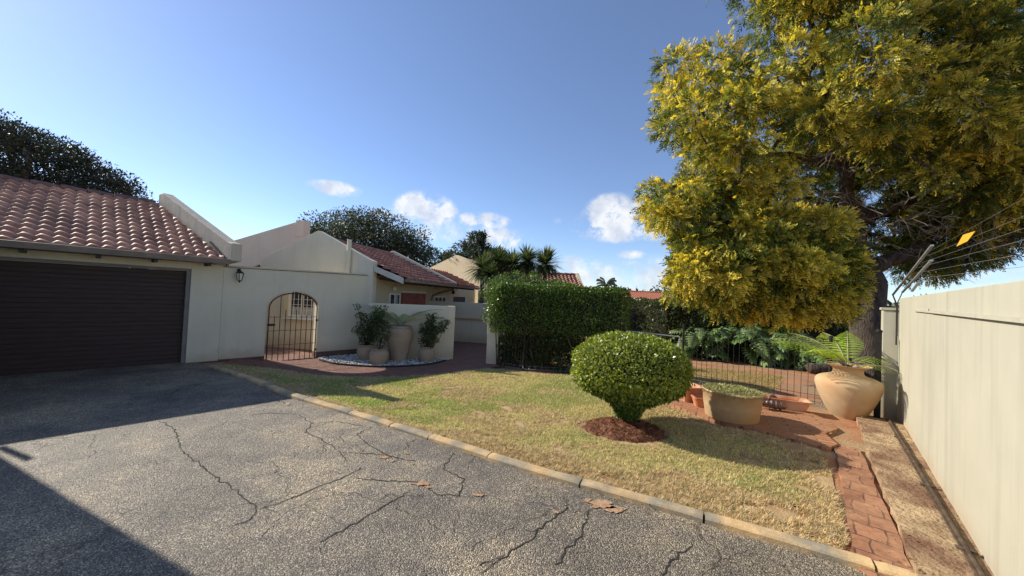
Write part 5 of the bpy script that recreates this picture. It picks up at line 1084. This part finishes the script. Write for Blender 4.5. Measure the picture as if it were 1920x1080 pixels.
# spiky yuccas
def spiky(px, py, Y, r, label, k=240):
    Y += 2.0; r *= 1.14; c = AT(px, py, Y); base = np.array([c[0]+rng.normal(0, .1), c[1], -.2]); T = thing('spiky_shrub', base, label, 'yucca', 'spiky yuccas behind the clipped hedge')
    MB().tube([base, base*.5+c*.5+[.05, 0, 0], c-Z*.05], [.12, .10, .09], 8).build('trunk', M['bark'], T, True)
    D = rand_dirs(k); D = D[D[:, 2] > -.75]; k = len(D); L = rng.uniform(.75, 1.1, k)*r; S = unit(np.cross(D, [0, 0, 1.])); w = .036
    p0 = np.tile(c, (k, 1))+D*.03; p1 = c+D*L[:, None]*.6; p2 = c+D*L[:, None]-Z*(.10*r)
    V = np.stack([p0-S*w*.6, p0+S*w*.6, p1+S*w*.7, p1-S*w*.7, p1-S*w*.7, p1+S*w*.7, p2+S*.003, p2-S*.003], 1).reshape(-1, 3); F = np.arange(len(V)).reshape(-1, 4)
    npmesh('leaves', V, F, M['leaf'], T, np.repeat(palette([(.09, .13, .055), (.15, .20, .085), (.05, .075, .03), (.3, .3, .17)], [3, 3, 3, .6], k), 8, 0))
for px, py, Y, r, lab in [(905, 503, 14.5, .85, 'lowest and leftmost spiky yucca head above the hedge'), (935, 492, 15.2, .8, 'spiky yucca head second from the left above the hedge'), (962, 497, 14.6, .78, 'spiky yucca head in the middle of the row above the hedge'), (988, 489, 15.4, .8, 'spiky yucca head second from the right above the hedge'), (1022, 495, 14.8, .85, 'rightmost spiky yucca head with full round tuft above the hedge'), (920, 515, 13.8, .6, 'small spiky yucca tuft drooping at the left over the sunlit gable')]:
    spiky(px, py, Y, r, lab, 520)
leafy_tree('loose_shrub', [(898, 560), (905, 545), (930, 525), (960, 518), (990, 515), (1020, 525), (1050, 530), (1080, 540), (1080, 560)], 12.2, .6, 34, .26, 230, .075, [(.3, 12.2, -.2), (.3, 12.2, .6), (.35, 12.2, 1.2)], 'light green loose shrub growing above the left end of the hedge', [(.10, .17, .04), (.16, .24, .05), (.06, .10, .025)], [3, 2, 2], .05, cat='shrub', edge=2, step=.3)
q = AT(928, 600, 9.85); pp = [(q[0]+rng.uniform(-.2, .25), q[1]+rng.uniform(-.05, .2), z) for z in np.linspace(1.15, 2.0, 9)]
T = thing('climbing_shrub', [q[0], q[1]+.1, -.15], 'loose leafy growth spilling over the top of the cream pillar', 'shrub'); clump_leaves(None, pp, [.2]*9, 260, .05, HG, [3, 3, 2, 1], T, 'gloss'); MB().tube([[q[0]+.1, q[1]+.2, -.2], [q[0], q[1]+.15, 1.2], [q[0], q[1]+.1, 1.9]], [.02, .015, .01], 6).build('stem', M['bark'], T)
# distant palm
def palm():
    c = AT(1136, 536, 46); T = thing('palm_tree', [c[0], c[1], -.2], 'tiny distant palm crown on the skyline above the hedge', 'palm'); MB().tube([[c[0], c[1], -.2], c], [.3, .22], 8).build('trunk', M['bark'], T)
    Vs = []
    for i in range(22):
        cv = frond_curve(c, i*2*math.pi/22+rng.normal(0, .1), 1.5, R_(rng.uniform(0, 75)), R_(70), 10)
        for a_, b_ in zip(cv[:-1], cv[1:]): Vs.append([a_+[0, 0, .12], a_-[0, 0, .12], b_-[0, 0, .12], b_+[0, 0, .12]])
    V = np.array(Vs).reshape(-1, 3); npmesh('frond', V, np.arange(len(V)).reshape(-1, 4), M['leaf'], T, np.tile([.06, .08, .05], (len(V), 1)))
palm()
# far-off wood on the skyline
def far_wood():
    n = 900; P = []; R = []
    for i in range(n):
        az = rng.uniform(R_(-75), R_(80)); d = rng.uniform(75, 110); P.append([math.sin(az)*d, math.cos(az)*d, rng.uniform(.3, 3.0)+ .6*math.sin(az*23)]); R.append(rng.uniform(1.2, 2.2))
    o = clump_leaves('far_wood', P, R, 40, 1.0, [(.05, .07, .04), (.08, .10, .06)], [1, 1], None, 'leaf'); tag(o, 'low far-off trees along the skyline', 'trees', kind='stuff')
far_wood()

# ---- big leaved plants in the garden
def lobed_plant(base, label, nl, hgt, spread, seed):
    T = thing('split_leaf_plant', base, label, 'plant', 'split-leaf plants in the garden bed'); Vs = []; Cs = []; st = MB()
    for i in range(nl):
        an = rng.uniform(0, 6.28); f = rng.uniform(.35, 1); h = hgt*rng.uniform(.35, 1)*(1.15-.45*f); p = np.array(base)+[math.cos(an)*spread*f*.75, math.sin(an)*spread*f*.6, h]; st.tube([base, np.array(base)*.5+p*.5+[0, 0, .12], p], [.012, .01, .007], 5)
        out = np.array([math.cos(an), math.sin(an), 0]); ax = unit(out*.9+Z*rng.uniform(-.75, -.05)); N_ = unit(Z*1+out*.5+rng.normal(0, .35, 3)); sd_ = unit(np.cross(ax, N_)); N_ = np.cross(sd_, ax); L = rng.uniform(.42, .7); m = 7; col = palette([(.09, .15, .045), (.15, .24, .07), (.24, .33, .13)], [3, 3, 2], 1)[0]
        for k in range(m):
            g = k/(m-1); c = p+ax*L*(g*.9-.1)-N_*(.12*L*g*g); ll = L*.46*(1-.45*abs(g-.35)); th = R_(95-70*g)
            for sg in (1, -1):
                d = unit(ax*math.cos(th)+sd_*sg*math.sin(th)-N_*.25); w = np.cross(d, N_)*.040*(L/.5)
                Vs += [c-w*.6, c+w*.6, c+d*ll*.6+w+N_*.01, c+d*ll*.6-w+N_*.01, c+d*ll*.6-w+N_*.01, c+d*ll*.6+w+N_*.01, c+d*ll+w*.2-N_*.02, c+d*ll-w*.2-N_*.02]; Cs += [col]*8
    V = np.array(Vs); npmesh('leaves', V, np.arange(len(V)).reshape(-1, 4), M['gloss'], T, np.array(Cs)); st.build('leaf_stalk', M['leaf'] if False else M['core'], T)
for i, (x, y, h, lab) in enumerate([(1310, 668, 1.15, 'leftmost split-leaf plant beside the garden hedge'), (1350, 672, 1.35, 'second split-leaf plant from the left, under the golden branches'), (1392, 676, 1.5, 'tall split-leaf plant in the middle of the bed behind the fence'), (1432, 679, 1.35, 'split-leaf plant right of the middle of the bed'), (1478, 683, 1.2, 'split-leaf plant behind the fern tips'), (1524, 688, 1.0, 'rightmost low split-leaf plant near the tree trunk'), (1370, 664, 1.7, 'rearmost split-leaf plant reaching the golden branches')]):
    q = G(x, y, -.1); q[2] = -.13; lobed_plant(q, lab, 46, h, 1.2, i)
q = G(1545, 699, -.1); T = thing('cut_log', q, 'dark cut log lying on the red soil behind the huge vase', 'log'); MB().tube([q+[-.45, .05, .1], q+[-.4, .04, .12], q+[.4, -.1, .13], q+[.45, -.11, .11]], [.1, .15, .14, .1], 12).build('trunk_piece', M['bark'], T, True)

# ---- the golden tree
def vnoise3(p, s):
    p = p*s; i = np.floor(p); f = ss(p-i); o = 0
    def h(a, b, c):
        v = np.sin(a*127.1+b*311.7+c*74.7)*43758.5453; return v-np.floor(v)
    for dx in (0, 1):
        for dy in (0, 1):
            for dz in (0, 1):
                w = (f[:, 0] if dx else 1-f[:, 0])*(f[:, 1] if dy else 1-f[:, 1])*(f[:, 2] if dz else 1-f[:, 2]); o = o+w*h(i[:, 0]+dx, i[:, 1]+dy, i[:, 2]+dz)
    return o
def golden_tree():
    tb = np.array([10.6, 11.0, -.2]); trunk = [tb, tb+[.0, 0, .8], tb+[-.1, .05, 1.8], tb+[.0, .1, 2.8]]
    # fork: one limb up-left, one to the right
    T = thing('golden_tree', tb, 'huge golden yellow feathery tree with dark trunk at the right', 'tree')
    upper = [(1335, -60), (1330, 0), (1345, 20), (1400, 25), (1385, 60), (1330, 95), (1265, 95), (1240, 130), (1245, 165), (1215, 190), (1205, 225), (1212, 260), (1270, 290), (1285, 315), (1300, 345), (1330, 400), (1400, 400), (1500, 380), (1560, 350), (1680, 380), (1800, 420), (2050, 420), (2100, 200), (2100, -200), (1350, -200)]
    mid = [(1205, 370), (1215, 350), (1255, 342), (1300, 330), (1380, 350), (1420, 420), (1350, 440), (1270, 425), (1230, 420)]
    lower = [(1262, 480), (1290, 430), (1340, 400), (1440, 395), (1540, 390), (1580, 430), (1590, 500), (1592, 560), (1570, 592), (1530, 600), (1450, 598), (1390, 590), (1330, 575), (1270, 550), (1248, 525)]
    right = [(1690, 420), (1720, 330), (1800, 260), (1900, 240), (2050, 240), (2080, 490), (1900, 478), (1850, 500), (1760, 515), (1700, 520)]
    sets = [(crown_points(upper, 10.6, 3.2, 350, .56, 9), .54, 'u'), (crown_points(mid, 9.6, .9, 26, .42, 10), .42, 'm'), (crown_points(lower, 9.5, 1.3, 95, .45, 12), .46, 'l'), (crown_points(right, 11.6, 1.6, 105, .5, 10), .5, 'r')]
    sets[0] = ([p for p in sets[0][0] if not (1480 < (960+FPX*((p-C0)@RT)/((p-C0)@fw)) < 1730 and 270 < (540-FPX*((p-C0)@UP)/((p-C0)@fw)) < 470 and p[1] < 11.2)], .54, 'u')
    back = [(1430, 240), (1600, 200), (1780, 240), (1790, 500), (1700, 520), (1640, 470), (1560, 440), (1430, 420)]; sets.append((crown_points(back, 12.9, 1.0, 80, .5, 0), .55, 'b'))
    sk = Skel(trunk)
    # main limbs
    limbs = [AT(1590, 330, 10.8), AT(1500, 130, 10.5), AT(1700, 380, 10.6), AT(1850, 330, 10.4), AT(1900, 180, 10.2), AT(1620, -40, 10.5), AT(1380, 280, 10.2), AT(1420, 480, 9.9), AT(1580, 60, 9.8), AT(1310, 200, 10.0), AT(1760, 60, 9.6)]
    for l in limbs: 
        sk.grow(l, .45, .28, 1.4)
        q = len(sk.p)-1
        while q >= 0: sk.w[q] += 9; q = sk.par[q]
    allp = [(p, r, k) for ps, r, k in sets for p in ps]; allp.sort(key=lambda t: np.linalg.norm(t[0]-np.array([10.6, 11, 4])))
    for p, r, k in allp: sk.grow(p, .35, .30, 1.2)
    V, F = sk.mesh(.42, .010, .52, 9); npmesh('trunk', V, F, M['bark'], T, smooth=True)
    # sprays
    P = []; D = []; Q = []
    for p, r, k in allp:
        m = int(rng.uniform(.55, 1.2)*(165 if k != 'l' else 190)); d = rand_dirs(m); d = unit(d+[0, -.1, .05]); rr = r*rng.uniform(.5, 1.05, (m, 1)); P.append(p+d*rr*[1, 1, .72]); D.append(d)
        gf = {'u': .46, 'm': .3, 'l': .42, 'r': .85, 'b': 1.1}[k]; base = np.clip(gf+.25*rng.normal()+.34*((p[0]-7.3)/4)-.25*(d[:, 2])+.35*d[:, 1]+.2*(p[1]-10.4)/3, 0, 1); Q.append(base)  # golden outside; darker green inward, below and behind puts crown shade into the colour
    P = np.concatenate(P); D = np.concatenate(D); Q = np.concatenate(Q)
    nz_ = .65*vnoise3(P*[1, 1, 1.5]+11, 1.25)+.35*vnoise3(P*[1, 1, 1.4]+5, 2.9); kk = (nz_ > .37)|(rng.random(len(P)) < .10); P, D, Q, nz_ = P[kk], D[kk], Q[kk], nz_[kk]; Q = np.clip(Q+(.56-nz_)*3.2, 0, 1); n = len(P)  # sprays by the gaps go greener too, shade between lumps kept in colour
    ax = unit(D*.75+rand_dirs(n)*.45+[0, 0, -.12]); N_ = unit(np.cross(ax, rand_dirs(n))); sd_ = np.cross(ax, N_); L = rng.uniform(.16, .32, n)
    nl = 11; Vs = []; Cs = []
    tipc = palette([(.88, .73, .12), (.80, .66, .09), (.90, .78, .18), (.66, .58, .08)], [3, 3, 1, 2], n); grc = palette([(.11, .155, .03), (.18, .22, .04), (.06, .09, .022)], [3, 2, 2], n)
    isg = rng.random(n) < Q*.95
    for j in range(nl):
        f = j/(nl-1); th = R_(52-18*f)*(1 if j % 2 else -1); ll = L*(.52-.28*f); p = P+ax*(L*f*.9)[:, None]-Z*(L*.18*f*f)[:, None]
        if j == nl-1: th = 0.
        d = ax*math.cos(th)+sd_*math.sin(th)+rng.normal(0, .13, (n, 3)); w = np.cross(d, N_+rng.normal(0, .3, (n, 3))); w = unit(w)*(.013+.005*rng.random(n))[:, None]
        tri = np.stack([p-w, p+w*.9+d*ll[:, None]*.45, p+d*ll[:, None], p-w*1.3+d*ll[:, None]*.4], 1); Vs.append(tri)
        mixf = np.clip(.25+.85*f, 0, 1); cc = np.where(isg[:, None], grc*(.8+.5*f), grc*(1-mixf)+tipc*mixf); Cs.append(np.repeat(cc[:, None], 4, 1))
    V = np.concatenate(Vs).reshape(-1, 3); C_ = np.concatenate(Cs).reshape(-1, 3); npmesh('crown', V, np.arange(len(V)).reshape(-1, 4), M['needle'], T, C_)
    # dead grey twigs
    tw = MB()
    for i in range(520):
        p = allp[rng.integers(len(allp))][0] if i % 2 else AT(rng.uniform(1480, 1880), rng.uniform(170, 480), rng.uniform(9.0, 10.5)); q = p+rng.normal(0, .15, 3); d = unit(rng.normal(0, 1, 3)+[0, -.2, -.35]); L = rng.uniform(.35, .8)
        a_ = q+d*L*.5+rng.normal(0, .05, 3); c_ = q+d*L+rng.normal(0, .08, 3)-Z*.08; tw.tube([q, a_, c_], [.008, .006, .003], 4, False)
        for _ in range(3): e_ = unit(d+rng.normal(0, .7, 3)); tw.tube([a_, a_+e_*L*.4, a_+e_*L*.6+rng.normal(0, .04, 3)], [.005, .004, .002], 4, False)
    tw.build('dead_twigs', M['twig'], T)
golden_tree()
